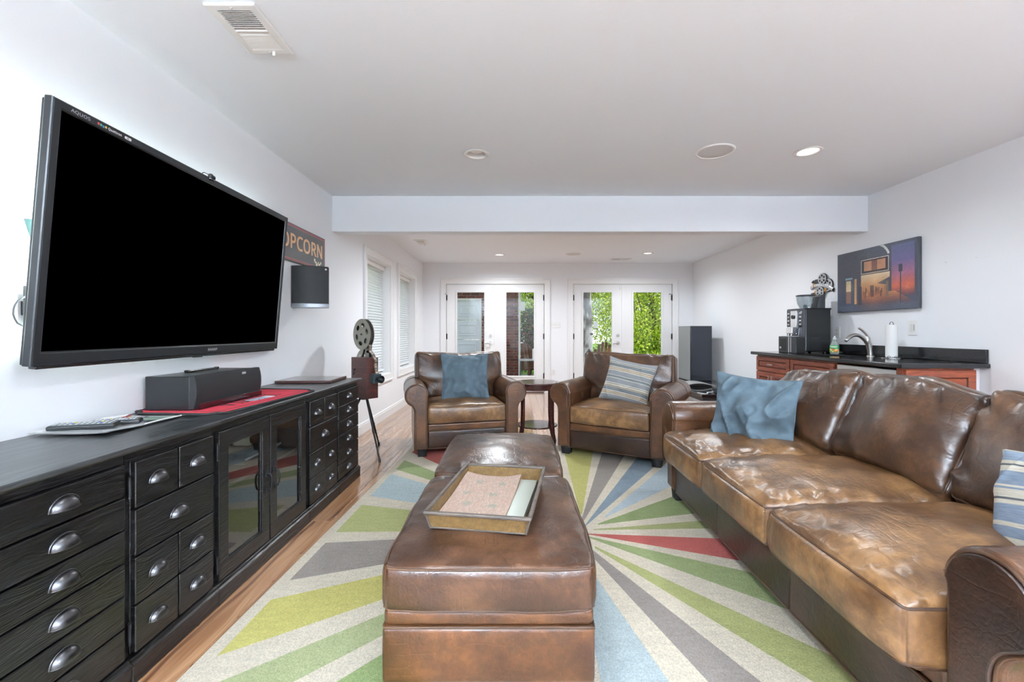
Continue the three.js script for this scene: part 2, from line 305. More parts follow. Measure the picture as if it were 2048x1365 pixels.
// French doors: four glazed leaves, casings, hardware
function hinge(p, x, y, z) { part(p, 'hinge', [cyl(0.0075, 0.0075, 0.1, x, y, z + 0.006, 10), bx(0.028, 0.098, 0.003, x, y, z, 0.0005), cyl(0.005, 0.0085, 0.008, x, y + 0.053, z + 0.006, 10), cyl(0.0085, 0.005, 0.008, x, y - 0.053, z + 0.006, 10)], M.darkMetal); }
const GLASS = [[-1.125, -0.6], [-0.178, 0.356], [1.304, 1.856], [2.27, 2.814]], GY = [0.33, 1.94];
const doorZ = ZB - 0.012;
GLASS.forEach(([g0, g1], i) => {
  const pr = PAIR[i >> 1], x0 = pr[i & 1] + 0.003, x1 = pr[(i & 1) + 1] - 0.003, d = structGroup('door_' + (i + 1), [0, 0, doorZ]);
  part(d, 'door_leaf', frame(x0, x1, 0.025, DOORTOP, g0 - x0, x1 - g1, GY[0] - 0.025, DOORTOP - GY[1], 0.045, 0.002).translate(0, 0, -0.045), M.door);
  part(d, 'glazing_bead', frame(g0 - 0.032, g1 + 0.032, GY[0] - 0.032, GY[1] + 0.032, 0.034, 0.034, 0.034, 0.034, 0.014, 0.005).translate(0, 0, -0.002), M.door);
  part(d, 'glass_pane', new THREE.PlaneGeometry(g1 - g0 + 0.01, GY[1] - GY[0] + 0.01).translate((g0 + g1) / 2, (GY[0] + GY[1]) / 2, -0.022), M.glass);
  const hx = i & 1 ? x1 + 0.001 : x0 - 0.001;
  for (const y of [1.835, 1.09, 0.33]) hinge(d, hx, y, 0.004);
  if (i === 0 || i === 3) part(d, 'hinge_stop', [rod([hx, 1.9, 0.012], [hx + (i ? -0.05 : -0.02), 1.905, 0.02], 0.004), cylZ(0.008, 0.012, hx + (i ? -0.05 : -0.02), 1.905, 0.024, 12)], M.darkMetal);
  if (!(i & 1)) {
    const lx = x1 - 0.075;
    part(d, 'deadbolt', [cylZ(0.031, 0.012, lx, 1.105, 0.006), cylZ(0.024, 0.01, lx, 1.105, 0.016), bx(0.009, 0.034, 0.016, lx, 1.105, 0.026, 0.003)], M.nickel);
    part(d, 'lever_handle', [cylZ(0.033, 0.01, lx, 0.96, 0.005), cylZ(0.012, 0.05, lx, 0.96, 0.03), tube([[lx, 0.96, 0.052], [lx - 0.03, 0.962, 0.056], [lx - 0.075, 0.957, 0.054], [lx - 0.105, 0.95, 0.05]], 0.0085, 16, 10)], M.nickel);
    part(d, 'flush_latch', rbx(0.03, 0.085, 0.018, x1 - 0.024, DOORTOP - 0.06, 0.008, 0.005), M.white);
    part(d, 'strike', bx(0.004, 0.06, 0.004, x1 + 0.001, 0.955, 0.001, 0.0005), M.darkMetal);
  } else part(d, 'astragal', bx(0.03, DOORTOP - 0.03, 0.012, x0 + 0.006, DOORTOP / 2, 0.003, 0.003), M.door);
});
PAIR.forEach(([a, , b], i) => {
  const t = structGroup('trim_' + (i + 1), [0, 0, ZB]);
  const s = poly([[a - 0.105, 0], [a - 0.008, 0], [a - 0.008, DOORTOP + 0.008], [b + 0.008, DOORTOP + 0.008], [b + 0.008, 0], [b + 0.112, 0], [b + 0.112, DOORTOP + 0.112], [a - 0.105, DOORTOP + 0.112]]);
  part(t, 'casing', boxUV(extrude(s, 0.016, 0.004)), M.trim);
  const s2 = poly([[a - 0.112, 0], [a - 0.085, 0], [a - 0.085, DOORTOP + 0.085], [b + 0.09, DOORTOP + 0.085], [b + 0.09, 0], [b + 0.117, 0], [b + 0.117, DOORTOP + 0.118], [a - 0.112, DOORTOP + 0.118]]);
  part(t, 'casing_edge', boxUV(extrude(s2, 0.025, 0.005)), M.trim);
  part(t, 'threshold', bx(b - a, 0.024, 0.16, (a + b) / 2, 0.012, -0.09, 0.006), M.mahogany);
});

// ---------------------------------------------------------------- ceiling fixtures
const downLabels = ['unlit recessed downlight with a white bulb, above the ottomans', 'lit recessed downlight in the ceiling before the beam, over the sofa', 'lit recessed downlight just beyond the ceiling beam, on the window side', 'lit recessed downlight just beyond the ceiling beam, on the bar side',
  'lit recessed downlight near the back wall, before the left French doors', 'lit recessed downlight near the back wall, before the right French doors', 'added unseen recessed downlight over the near end of the black console', 'added unseen recessed downlight over the near end of the leather sofa', 'added unseen recessed downlight behind the seating, on the television side', 'added unseen recessed downlight behind the seating, on the sofa side', 'added unseen recessed downlight nearest the front wall'];
DOWNLIGHTS.forEach(([x, z, on], i) => {
  const t = thing('recessed_downlight', downLabels[i], 'ceiling light', [x, HC, z]);
  part(t, 'trim_ring', lathe([[0.068, 0.004], [0.07, -0.004], [0.078, -0.007], [0.092, -0.005], [0.096, 0.0], [0.076, 0.001], [0.072, 0.012]], 40), M.white);
  part(t, 'can', lathe([[0.072, 0.0], [0.07, 0.08], [0.04, 0.1], [0.001, 0.1]], 32), M.white);
  if (on) {
    part(t, 'glowing_lens', lathe([[0.001, 0.002], [0.05, 0.003], [0.0665, 0.006], [0.0665, 0.012], [0.001, 0.012]], 40), M.lampGlow);
    const l = new THREE.SpotLight(new THREE.Color(0.93, 1, 1.06), LAMP * on, 0, 1.45, 0.5, 2);
    l.position.y = -0.012; l.shadow.radius = 3.4; l.castShadow = true; l.target.position.set(0, -1, 0); t.add(l, l.target);
  } else part(t, 'bulb', lathe([[0.001, 0.012], [0.03, 0.014], [0.05, 0.024], [0.056, 0.04], [0.045, 0.06], [0.02, 0.085], [0.001, 0.09]], 32), mat({ color: rgb(246, 246, 246), roughness: 0.3 }));
});
for (const [x, z, l] of [[-1.35, 2.5, 'added unseen fill uplighter behind the seating, on the television side'], [2.95, 2.4, 'added unseen fill uplighter behind the seating, beyond the sofa']]) {  // uplighters out of view, added to brighten ceiling and room
  const t = thing('added_uplighter', l, 'added fill lamp', [x, 0, z]);
  part(t, 'base', lathe([[0.001, 0], [0.15, 0], [0.15, 0.012], [0.13, 0.022], [0.02, 0.03], [0.001, 0.03]], 40), M.darkMetal); part(t, 'pole', cyl(0.013, 0.013, 1.62, 0, 0.84, 0, 16), M.darkMetal);
  part(t, 'bowl_shade', lathe([[0.02, 1.62], [0.08, 1.64], [0.15, 1.70], [0.18, 1.76], [0.176, 1.76], [0.146, 1.704], [0.078, 1.646], [0.02, 1.628]], 40), M.darkMetal);
  part(t, 'bulb', new THREE.SphereGeometry(0.045, 20, 14).translate(0, 1.70, 0), M.lampGlow);
  const s = new THREE.SpotLight(new THREE.Color(0.86, 1, 1.14), FILL_UPLIGHT, 0, 1.5, 0.2, 2); s.position.y = 1.755; s.target.position.set(0, 3, 0); s.shadow.radius = 4; t.add(s, s.target);
}
const grillTex = dataTex(128, 128, (u, v) => { const a = Math.sin(u * 2 * PI * 16) * Math.sin(v * 2 * PI * 16); return a > 0.3 ? 0.78 : 0.9; });
[[1.458, -3.18, 'round white speaker grille in the ceiling before the beam'], [0.98, -7.36, 'round white speaker grille in the ceiling near the French doors']].forEach(([x, z, l]) => {
  const t = thing('ceiling_speaker', l, 'ceiling speaker', [x, HC, z]);
  part(t, 'ring', lathe([[0.118, 0], [0.118, -0.006], [0.124, -0.009], [0.134, -0.006], [0.138, 0]], 48), M.white);
  part(t, 'grille', lathe([[0.001, -0.007], [0.07, -0.006], [0.118, -0.004], [0.118, 0], [0.001, 0]], 48), mat({ map: rep(grillTex, 0.2), roughness: 0.7 }));
});
function vent(x, z, turn, label, lw, ll) {
  const t = thing('ceiling_vent', label, 'air vent', [x, HC, z], turn);
  const f = rect(-lw / 2, lw / 2, -ll / 2, ll / 2), w = lw * 0.66 / 2, h = ll * 0.39;
  f.holes.push(rectHole(-w, w, -h, -0.006), rectHole(-w, w, 0.006, h));
  part(t, 'frame', boxUV(extrude(f, 0.012, 0.004).rotateX(PI / 2)), M.white);
  part(t, 'duct_backing', bx(lw * 0.7, 0.002, ll * 0.8, 0, -0.0012, 0, 0), M.grey);
  const n = 9, g = chamfer(2 * w, 0.0018, 0.019, 0.0004);
  for (const s of [-1, 1]) for (let k = 0; k < n; k++) { const m = part(t, 'slat', g, M.offWhite); m.position.set(0, -0.0075, s * (0.012 + (h - 0.018) * (k + 0.5) / n)); m.rotation.x = s * 0.45; }
  part(t, 'damper_lever', bx(0.012, 0.02, 0.005, 0.02, -0.02, -ll * 0.44, 0.001), M.white);
  for (const s of [-1, 1]) part(t, 'screw', new THREE.SphereGeometry(0.004, 8, 6).translate(0, -0.012, s * ll * 0.445), M.steel);
}
vent(-1.148, -1.895, 0, 'large white ceiling vent with two banks of slats above the television', 0.205, 0.31);
vent(-1.379, -6.38, 0, 'small white ceiling vent above the window blinds', 0.17, 0.3);
vent(1.9, -7.88, PI / 2, 'small white ceiling vent close to the back wall, above the right French doors', 0.17, 0.36);

// switches and outlets
function plate(name, label, cat, p, turn, w, h, kind, n = 1) {
  const t = thing(name, label, cat, p, turn);
  part(t, 'plate', rbx(w, h, 0.007, 0, 0, 0.0035, 0.003), M.white);
  for (let k = 0; k < n; k++) {
    const x = (k - (n - 1) / 2) * 0.046;
    if (kind === 'toggle') part(t, 'toggle', [bx(0.01, 0.024, 0.004, x, 0, 0.007, 0.001), bx(0.008, 0.012, 0.016, x, 0.006, 0.012, 0.002)], M.offWhite);
    else if (kind === 'rocker') { part(t, 'rocker', rbx(0.034, 0.068, 0.006, x, 0, 0.0075, 0.002), M.offWhite); part(t, 'dimmer_slot', bx(0.003, 0.05, 0.003, x + 0.02, 0, 0.0075, 0.0005), M.grey); }
    else for (const s of [-1, 1]) { const r = part(t, 'receptacle', rbx(0.033, 0.028, 0.004, x, s * 0.02, 0.007, 0.0019), M.offWhite); part(r, 'slot', [bx(0.002, 0.009, 0.002, x - 0.006, s * 0.02 + 0.002, 0.0086, 0), bx(0.002, 0.007, 0.002, x + 0.006, s * 0.02 + 0.002, 0.0086, 0)], M.darkGrey); }
  }
  for (const s of [-1, 1]) part(t, 'screw', cylZ(0.003, 0.002, 0, s * h * 0.4, 0.0075, 8), M.steel);
}
plate('switch_plate', 'triple toggle switch plate on the wall between the French doors', 'light switch', [0.785, 1.315, ZB], 0, 0.16, 0.118, 'toggle', 3);
plate('wall_outlet', 'white outlet low on the wall between the French doors', 'outlet', [0.735, 0.405, ZB], 0, 0.072, 0.116, 'outlet');
plate('dimmer_switch', 'white switch plate on the wall under the canvas picture', 'light switch', [XR, 1.215, -3.745], -PI / 2, 0.08, 0.127, 'rocker');
plate('wall_outlet', 'white outlet behind the soap bottle, beside the coffee machine', 'outlet', [XR, 1.175, -4.62], -PI / 2, 0.075, 0.118, 'outlet');
[[1893, 525], [1955, 515]].forEach(([px, py], i) => { const d = 870 * XR / (px - 1031); solo('wall_hook', [bx(0.004, 0.006, 0.014, XR - 0.005, 1.18 - (py - 664) / 870 * d, -d, 0.001), bx(0.003, 0.012, 0.004, XR - 0.011, 1.18 - (py - 664) / 870 * d + 0.004, -d, 0.001)], M.white, i ? 'tiny white picture hook on the bare wall, farther from the canvas' : 'tiny white picture hook on the bare wall, closer to the canvas', 'hook'); });

// ---------------------------------------------------------------- outside the doors
const GY0 = -0.06;
struct('patio', span(-5, 6.5, GY0 - 0.1, GY0, -12.6, ZB - T, 0), mat({ color: rgb(176, 168, 156), roughness: 0.9 }));
const lawnTex = dataTex(256, 256, (u, v) => { const f = fbm(u, v, 40, 40, 3, 501); return mix3(C255(64, 104, 22), C255(140, 180, 50), f); });
struct('lawn', span(-30, 34, GY0 - 0.2, GY0 - 0.02, -46, -12.6, 0), mat({ map: rep(lawnTex, 2), roughness: 1 }));
struct('lawn', span(-30, XL - T, GY0 - 0.2, GY0 - 0.02, -12.6, 6, 0), mat({ map: rep(lawnTex, 2), roughness: 1 }));
{
  const bw = structGroup('wall_brick'), z = -10.3, X1 = 0.06, dx = -0.805, dy = 1.975;
  const s = poly([[-3.6, GY0], [-3.2, GY0], [-3.2, dy], [dx, dy], [dx, GY0], [X1 - 0.005, GY0], [X1 - 0.005, 3.2], [-3.6, 3.2]]);
  part(bw, 'mortar', boxUV(extrude(s, 0.24).translate(0, 0, z - 0.25)), mat({ color: rgb(196, 186, 174), roughness: 0.95 }));
  const bt = dataTex(256, 128, (u, v) => { const f = fbm(u, v, 6, 4, 4, 520), g = fbm(u, v, 40, 24, 2, 521); const k = 0.75 + 0.5 * (f - 0.5) + 0.3 * (g - 0.5); return [k, k * 0.97, k * 0.95]; });
  const bm = [[126, 72, 60], [142, 84, 70], [112, 62, 54], [136, 92, 78], [122, 78, 68], [100, 58, 50]].map((c) => mat({ color: rgb(...c.map((q) => q * 1.12)), map: rep(bt, 0.3, 0.1), roughness: 0.92 }));
  const L = 0.194, H = 0.0577, P = 0.204, R = 0.0677, full = [0, 1, 2].map((k) => boxUV(chamfer(L, H, 0.09, 0.003), k * 0.21, k * 0.13));
  for (let r = 0; r < 39; r++) {
    const y = GY0 + R * (r + 0.5), low = y - H / 2 < dy - 0.005;
    let x = X1 - (r % 2 ? P / 2 : P) + 0.01;
    if (r % 2) { const p = part(bw, 'brick', boxUV(chamfer(P / 2 - 0.01, H, 0.09, 0.003), r * 0.1), bm[Math.floor(rnd() * 6)]); p.position.set(X1 - P / 4 + 0.005 - 0.0, y, z - 0.045 + 0.006); }
    else x = X1 - P + 0.01;
    let xr = r % 2 ? X1 - P / 2 : X1;
    const end = low ? dx : -1.62;
    while (xr > end + 0.02) {
      const l = Math.min(L, xr - end - 0.002), g = l < L - 1e-4 ? boxUV(chamfer(l, H, 0.09, 0.003)) : full[Math.floor(rnd() * 3)];
      const p = part(bw, 'brick', g, bm[Math.floor(rnd() * 6)]); p.position.set(xr - l / 2, y, z - 0.045 + rr(0.004, 0.009)); xr -= P;
    }
  }
  const gd = structGroup('door_5', [0, 0, z - 0.13]);
  part(gd, 'door_frame', boxUV(extrude(poly([[-3.2, GY0], [-3.13, GY0], [-3.13, dy - 0.05], [dx - 0.055, dy - 0.05], [dx - 0.055, GY0], [dx, GY0], [dx, dy], [-3.2, dy]]), 0.1, 0.004)), M.trim);
  const wm = mat({ color: rgb(225, 230, 236), roughness: 0.45 });
  for (let k = 0; k < 4; k++) {
    const y1 = dy - 0.055 - k * 0.465, y0 = Math.max(y1 - 0.458, GY0), sec = part(gd, 'panel', bx(2.2, y1 - y0, 0.04, dx - 0.06 - 1.1, (y0 + y1) / 2, 0.02, 0.006), wm);
    for (let j = 0; j < 4; j++) { const cx = dx - 0.06 - 0.29 - j * 0.54; part(sec, 'raised_panel', [frame(cx - 0.22, cx + 0.22, y0 + 0.09, y1 - 0.09, 0.03, 0.03, 0.03, 0.03, 0.014, 0.006).translate(0, 0, 0.038), bx(0.34, y1 - y0 - 0.28, 0.012, cx, (y0 + y1) / 2, 0.042, 0.005)], wm); }
  }
  solo('downspout', [rbx(0.05, 3.2, 0.06, 0.092, 1.54, z - 0.03, 0.01), bx(0.07, 0.02, 0.07, 0.092, 0.6, z - 0.03, 0.003), bx(0.07, 0.02, 0.07, 0.092, 1.9, z - 0.03, 0.003)], M.offWhite, 'slim white downspout at the corner of the brick wall', 'downspout');
}
// trees and shrubs
const leafGeo = (() => { const g = new THREE.BufferGeometry(); g.setAttribute('position', new THREE.Float32BufferAttribute([0, -0.5, 0, 0.3, 0, 0.08, 0, 0.5, 0, -0.3, 0, 0.08], 3)); g.setIndex([0, 1, 2, 0, 2, 3]); g.computeVertexNormals(); return g; })();
const leafMat = mat({ color: 0xffffff, roughness: 0.85, transmission: 0.4, thickness: 0, side: THREE.DoubleSide, specularIntensity: 0.3 });
const petalMat = mat({ color: 0xffffff, roughness: 0.8, transmission: 0.3, thickness: 0, side: THREE.DoubleSide, specularIntensity: 0.3 });
function foliage(parent, name, blobs, size, cols, material = leafMat) {
  let n = 0; blobs.forEach((b) => (n += b[6]));
  const im = new THREE.InstancedMesh(leafGeo, material, n), q = new THREE.Quaternion(), e = new THREE.Euler(), m = new THREE.Matrix4(), c = new THREE.Color(); let i = 0;
  for (const [x, y, z, rx, ry, rz, k] of blobs) for (let j = 0; j < k; j++) {
    const u = rr(-1, 1), ph = rr(0, 2 * PI), r = Math.pow(rnd(), 0.45), s = Math.sqrt(1 - u * u), clump = 1 + 0.16 * Math.sin(ph * 5 + u * 7);
    e.set(rr(0, 6.3), rr(0, 6.3), rr(0, 6.3)); const sc = size * rr(0.6, 1.35);
    im.setMatrixAt(i, m.compose(V(x + rx * r * s * Math.cos(ph) * clump, y + ry * r * u * clump, z + rz * r * s * Math.sin(ph) * clump), q.setFromEuler(e), V(sc, sc, sc)));
    const a = cols[Math.floor(rnd() * cols.length)], g = rr(0.8, 1.2); im.setColorAt(i++, c.setRGB(a[0] / 255 * g, a[1] / 255 * g, a[2] / 255 * g, THREE.SRGBColorSpace));
  }
  im.name = name; im.userData.kind = 'stuff'; parent.add(im); return im;
}
const barkTex = (a, b, s) => dataTex(256, 512, (u, v) => { const f = fbm(u, v, 10, 5, 4, s), k = fbm(u, v, 22, 10, 3, s + 3); return mix3(a, b, smooth(0.38, 0.6, f * 0.6 + k * 0.4)); });
M.paleBark = mat({ map: barkTex(C255(120, 116, 110), C255(232, 230, 226), 540), roughness: 0.95 });
M.brownBark = mat({ map: barkTex(C255(58, 46, 36), C255(112, 92, 72), 550), roughness: 0.95 });
function trunkTube(pts, r0, r1) {
  const g = tube(pts, 1, 24, 14), c = new THREE.CatmullRomCurve3(pts.map((p) => V(...p))), p = g.attributes.position, per = 15;
  for (let i = 0; i < p.count; i++) { const t = Math.floor(i / per) / 24, o = c.getPointAt(clamp(t)), r = lerp(r0, r1, t) * (1 + 0.06 * n3(p.getX(i) * 3, t * 9, p.getZ(i) * 3, 5)); p.setXYZ(i, o.x + (p.getX(i) - o.x) * r, o.y + (p.getY(i) - o.y) * r, o.z + (p.getZ(i) - o.z) * r); }
  g.computeVertexNormals(); return g;
}
function tree(name, label, cat, base, h, r, blobs, size, cols, bark = M.brownBark, nb = 7) {
  const t = thing(name, label, cat, base);
  part(t, 'trunk', trunkTube([[0, 0, 0], [rr(-0.1, 0.1), h * 0.35, 0.05], [rr(-0.15, 0.15), h * 0.7, -0.05], [rr(-0.2, 0.2), h, 0]], r, r * 0.45), bark);
  for (let k = 0; k < nb; k++) {
    const b = blobs[Math.floor(rnd() * blobs.length)], y = h * rr(0.3, 0.9), ex = b[0] + b[3] * rr(-0.7, 0.7), ey = b[1] + b[4] * rr(-0.3, 0.7), ez = b[2] + b[5] * rr(-0.2, 0.8);
    part(t, 'branch', trunkTube([[0, y, 0], [ex * 0.4, lerp(y, ey, 0.45) + 0.15, ez * 0.4], [ex * 0.75, lerp(y, ey, 0.8), ez * 0.75], [ex, ey, ez]], r * 0.3, r * 0.07), bark);
  }
  foliage(t, 'leaves', blobs, size, cols); return t;
}
const spring = [[196, 212, 70], [166, 192, 56], [214, 224, 104], [132, 166, 50], [178, 204, 78]], deepG = [[58, 84, 34], [40, 62, 30], [84, 108, 44], [32, 50, 28]];
{
  const t = thing('pale_bark_tree', 'pale bark tree trunk standing close behind the right French doors', 'tree', [1.83, GY0, -11.2]);
  part(t, 'trunk', trunkTube([[0, 0, 0], [0.01, 1.2, 0], [-0.03, 2.6, 0.03], [0.02, 5.5, 0]], 0.15, 0.11), M.paleBark);
  for (const [x, y] of [[-0.04, 1.83], [0.1, 1.12], [0.03, 0.72]]) part(t, 'bark_knot', new THREE.SphereGeometry(0.04, 10, 8).scale(1.2, 0.7, 0.6).translate(x, y + 0.06, 0.12), M.brownBark);
  for (const s of [-1, 1]) part(t, 'branch', trunkTube([[0, 3.2, 0], [s * 0.6, 4.2, 0.2], [s * 1.5, 4.9, 0.3]], 0.06, 0.015), M.paleBark);
  foliage(t, 'leaves', [[1.4, 4.6, 0.3, 1.1, 0.9, 0.9, 900], [-1.4, 4.8, 0.3, 1.1, 0.9, 0.9, 900]], 0.12, spring);
}
tree('green_tree', 'dense bright green tree filling the glass of the rightmost door', 'tree', [5.1, GY0, -16], 4.2, 0.14, [[-0.3, 2.6, 0, 1.7, 2.2, 1.1, 9000], [-0.9, 0.9, 0.5, 1.4, 1.1, 0.9, 5000], [0.8, 0.9, 0.3, 1.3, 1.2, 1, 3500]], 0.1, spring);
tree('branching_tree', 'spring tree with dark bare branches beside the pale trunk', 'tree', [3.55, GY0, -13.6], 4.4, 0.09, [[-0.55, 2.5, 0, 0.9, 1.2, 0.6, 1300], [-0.6, 3.5, 0, 1.1, 0.9, 0.7, 1400], [0.2, 1.6, 0.1, 0.5, 0.6, 0.5, 350]], 0.085, spring, M.brownBark, 12);
tree('bright_tree', 'bright spring tree above the flowering bush', 'tree', [0.9, GY0, -17], 5, 0.14, [[-0.2, 3.4, 0, 1.5, 1.5, 1, 5000], [-0.3, 1.9, 0, 1.4, 1.1, 0.9, 3500]], 0.11, spring);
for (const [x, z, h, l] of [[-3.5, -27, 8, 'tall woodland tree farthest to the left beyond the lawn'], [1.2, -29, 9, 'tall woodland tree beyond the lawn, behind the flowering bush'], [4.6, -27, 7, 'tall woodland tree beyond the lawn, behind the pale trunk'], [8.2, -28, 9, 'tall woodland tree beyond the lawn, behind the rightmost door'], [12.5, -27, 8, 'tall woodland tree farthest to the right beyond the lawn']])
  tree('woodland_tree', l, 'tree', [x, GY0, z], h, 0.2, [[0, h * 0.62, 0, 2.4, h * 0.36, 1.6, 3600], [0.9, h * 0.3, 0.4, 1.9, h * 0.24, 1.2, 1600]], 0.19, [...spring, [104, 128, 52]], M.brownBark, 6);
{
  const t = thing('flowering_bush', 'dark green bush with pink blossoms beside the brick wall', 'bush', [0.42, GY0, -12.6]);
  part(t, 'stem', trunkTube([[0, 0, 0], [0.05, 0.5, 0], [0, 1.1, 0]], 0.05, 0.02), M.brownBark);
  foliage(t, 'leaves', [[0, 1.15, 0, 0.72, 0.72, 0.5, 5200], [0.1, 0.5, 0, 0.7, 0.5, 0.5, 2200], [0.1, 1.7, 0, 0.45, 0.3, 0.4, 900]], 0.06, deepG);
  foliage(t, 'blossoms', [[0, 1.2, 0.12, 0.7, 0.66, 0.45, 420]], 0.05, [[226, 120, 128], [240, 150, 150], [200, 80, 100]], petalMat);
}
// garden chairs, table, lantern, white stand-in panels
function gardenChair(label, p, turn) {
  const t = thing('garden_chair', label, 'garden chair', p, turn), w = mat({ color: rgb(96, 62, 40), roughness: 0.8 });
  for (let k = 0; k < 6; k++) { const x = (k - 2.5) * 0.09, h = 0.72 - 0.035 * (k - 2.5) ** 2; const s = part(t, 'back_slat', bx(0.08, h, 0.02, x, h / 2, 0, 0.004), w); s.position.set(0, 0.28, -0.18); s.rotation.x = -0.38; s.rotation.z = -(k - 2.5) * 0.02; }
  for (let k = 0; k < 5; k++) { const s = part(t, 'seat_slat', bx(0.52, 0.02, 0.085, 0, 0.37 - k * 0.018, 0.3 - (4 - k) * 0.0 - 0.095 * k + 0.05, 0.004), w); }
  for (const s of [-1, 1]) { part(t, 'arm', bx(0.12, 0.024, 0.7, s * 0.33, 0.58, 0.08, 0.006), w); part(t, 'leg', bx(0.03, 0.57, 0.1, s * 0.3, 0.285, 0.34, 0.004), w); part(t, 'leg', bx(0.03, 0.58, 0.09, s * 0.3, 0.29, -0.22, 0.004), w); }
}
gardenChair('brown wooden garden chair before the flowering bush', [0.42, GY0, -10.75], 0.5);
gardenChair('brown wooden garden chair beyond the pale trunk', [2.35, GY0, -12.1], -0.5);
{
  const t = thing('patio_table', 'grey metal patio table beside the brick wall', 'table', [0.32, GY0, -9.9]), m = M.grey;
  part(t, 'table_top', rbx(0.5, 0.02, 0.5, 0, 0.6, 0, 0.008), mat({ color: rgb(190, 192, 194), roughness: 0.3 }));
  for (const [x, z] of [[-1, -1], [1, -1], [1, 1], [-1, 1]]) part(t, 'leg', rod([x * 0.22, 0, z * 0.22], [x * 0.2, 0.6, z * 0.2], 0.012), m);
  part(t, 'stretcher', [rod([-0.21, 0.12, -0.21], [0.21, 0.12, 0.21], 0.008), rod([-0.21, 0.12, 0.21], [0.21, 0.12, -0.21], 0.008)], m);
  solo('candle_lantern', [cyl(0.04, 0.04, 0.22, 0.42, GY0 + 0.72, -9.86), cyl(0.045, 0.045, 0.012, 0.42, GY0 + 0.616, -9.86), cyl(0.045, 0.02, 0.03, 0.42, GY0 + 0.845, -9.86)], M.white, 'white cylinder lantern standing on the patio table', 'lantern');
  const b = thing('black_lantern', 'small black lantern at the foot of the right French doors', 'lantern', [1.58, GY0, -9.35]);
  part(b, 'base', rbx(0.17, 0.03, 0.17, 0, 0.52, 0, 0.005), M.black); part(b, 'roof', new THREE.CylinderGeometry(0.03, 0.12, 0.09, 4).rotateY(PI / 4).translate(0, 0.8, 0), M.black);
  for (const [x, z] of [[-1, -1], [1, -1], [1, 1], [-1, 1]]) part(b, 'post', bx(0.014, 0.24, 0.014, x * 0.07, 0.65, z * 0.07, 0.002), M.black);
  part(b, 'stand', [cyl(0.012, 0.012, 0.5, 0, 0.26, 0, 10), cyl(0.1, 0.1, 0.02, 0, 0.01, 0)], M.black);
}
struct('porch_beam', span(-5, 6.5, 3.3, 3.5, -10.85, -10.55, 0.005), M.trim);  // added only to carry the cords of the panels below
for (const [px, py, w, h, d, l] of [[1044.5, 613, 11, 18, 10.8, 'added white stand-in for a pale rectangle in the door glass, beside the brick wall'], [1191.5, 650.5, 9, 13, 10.6, 'added white stand-in for a pale rectangle in the door glass, beside the pale trunk']]) {  // added boards on cords, standing in for unidentified pale rectangles in the glass
  const k = d / 870, t = thing('standin_panel', l, 'panel', [(px - 1031) * k, 1.18 - (py - 664) * k, -d]);
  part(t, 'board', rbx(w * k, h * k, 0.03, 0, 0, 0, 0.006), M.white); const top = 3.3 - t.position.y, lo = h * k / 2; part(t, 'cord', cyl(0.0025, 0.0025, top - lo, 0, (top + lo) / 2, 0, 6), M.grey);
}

// ---------------------------------------------------------------- upholstery
function smoothNormals(g, tol = 1e-4) {
  const p = g.attributes.position, idx = g.index.array, map = new Map(), id = new Int32Array(p.count), acc = [];
  for (let i = 0; i < p.count; i++) { const k = Math.round(p.getX(i) / tol) + ',' + Math.round(p.getY(i) / tol) + ',' + Math.round(p.getZ(i) / tol); let j = map.get(k); if (j === undefined) { j = acc.length; map.set(k, j); acc.push(V(0, 0, 0)); } id[i] = j; }
  const a = V(), b = V(), c = V();
  for (let i = 0; i < idx.length; i += 3) { a.fromBufferAttribute(p, idx[i]); b.fromBufferAttribute(p, idx[i + 1]); c.fromBufferAttribute(p, idx[i + 2]); b.sub(a); c.sub(a); b.cross(c); for (let k = 0; k < 3; k++) acc[id[idx[i + k]]].add(b); }
  acc.forEach((v) => v.normalize());
  const n = new Float32Array(p.count * 3); for (let i = 0; i < p.count; i++) acc[id[i]].toArray(n, i * 3);
  g.setAttribute('normal', new THREE.BufferAttribute(n, 3)); return g;
}
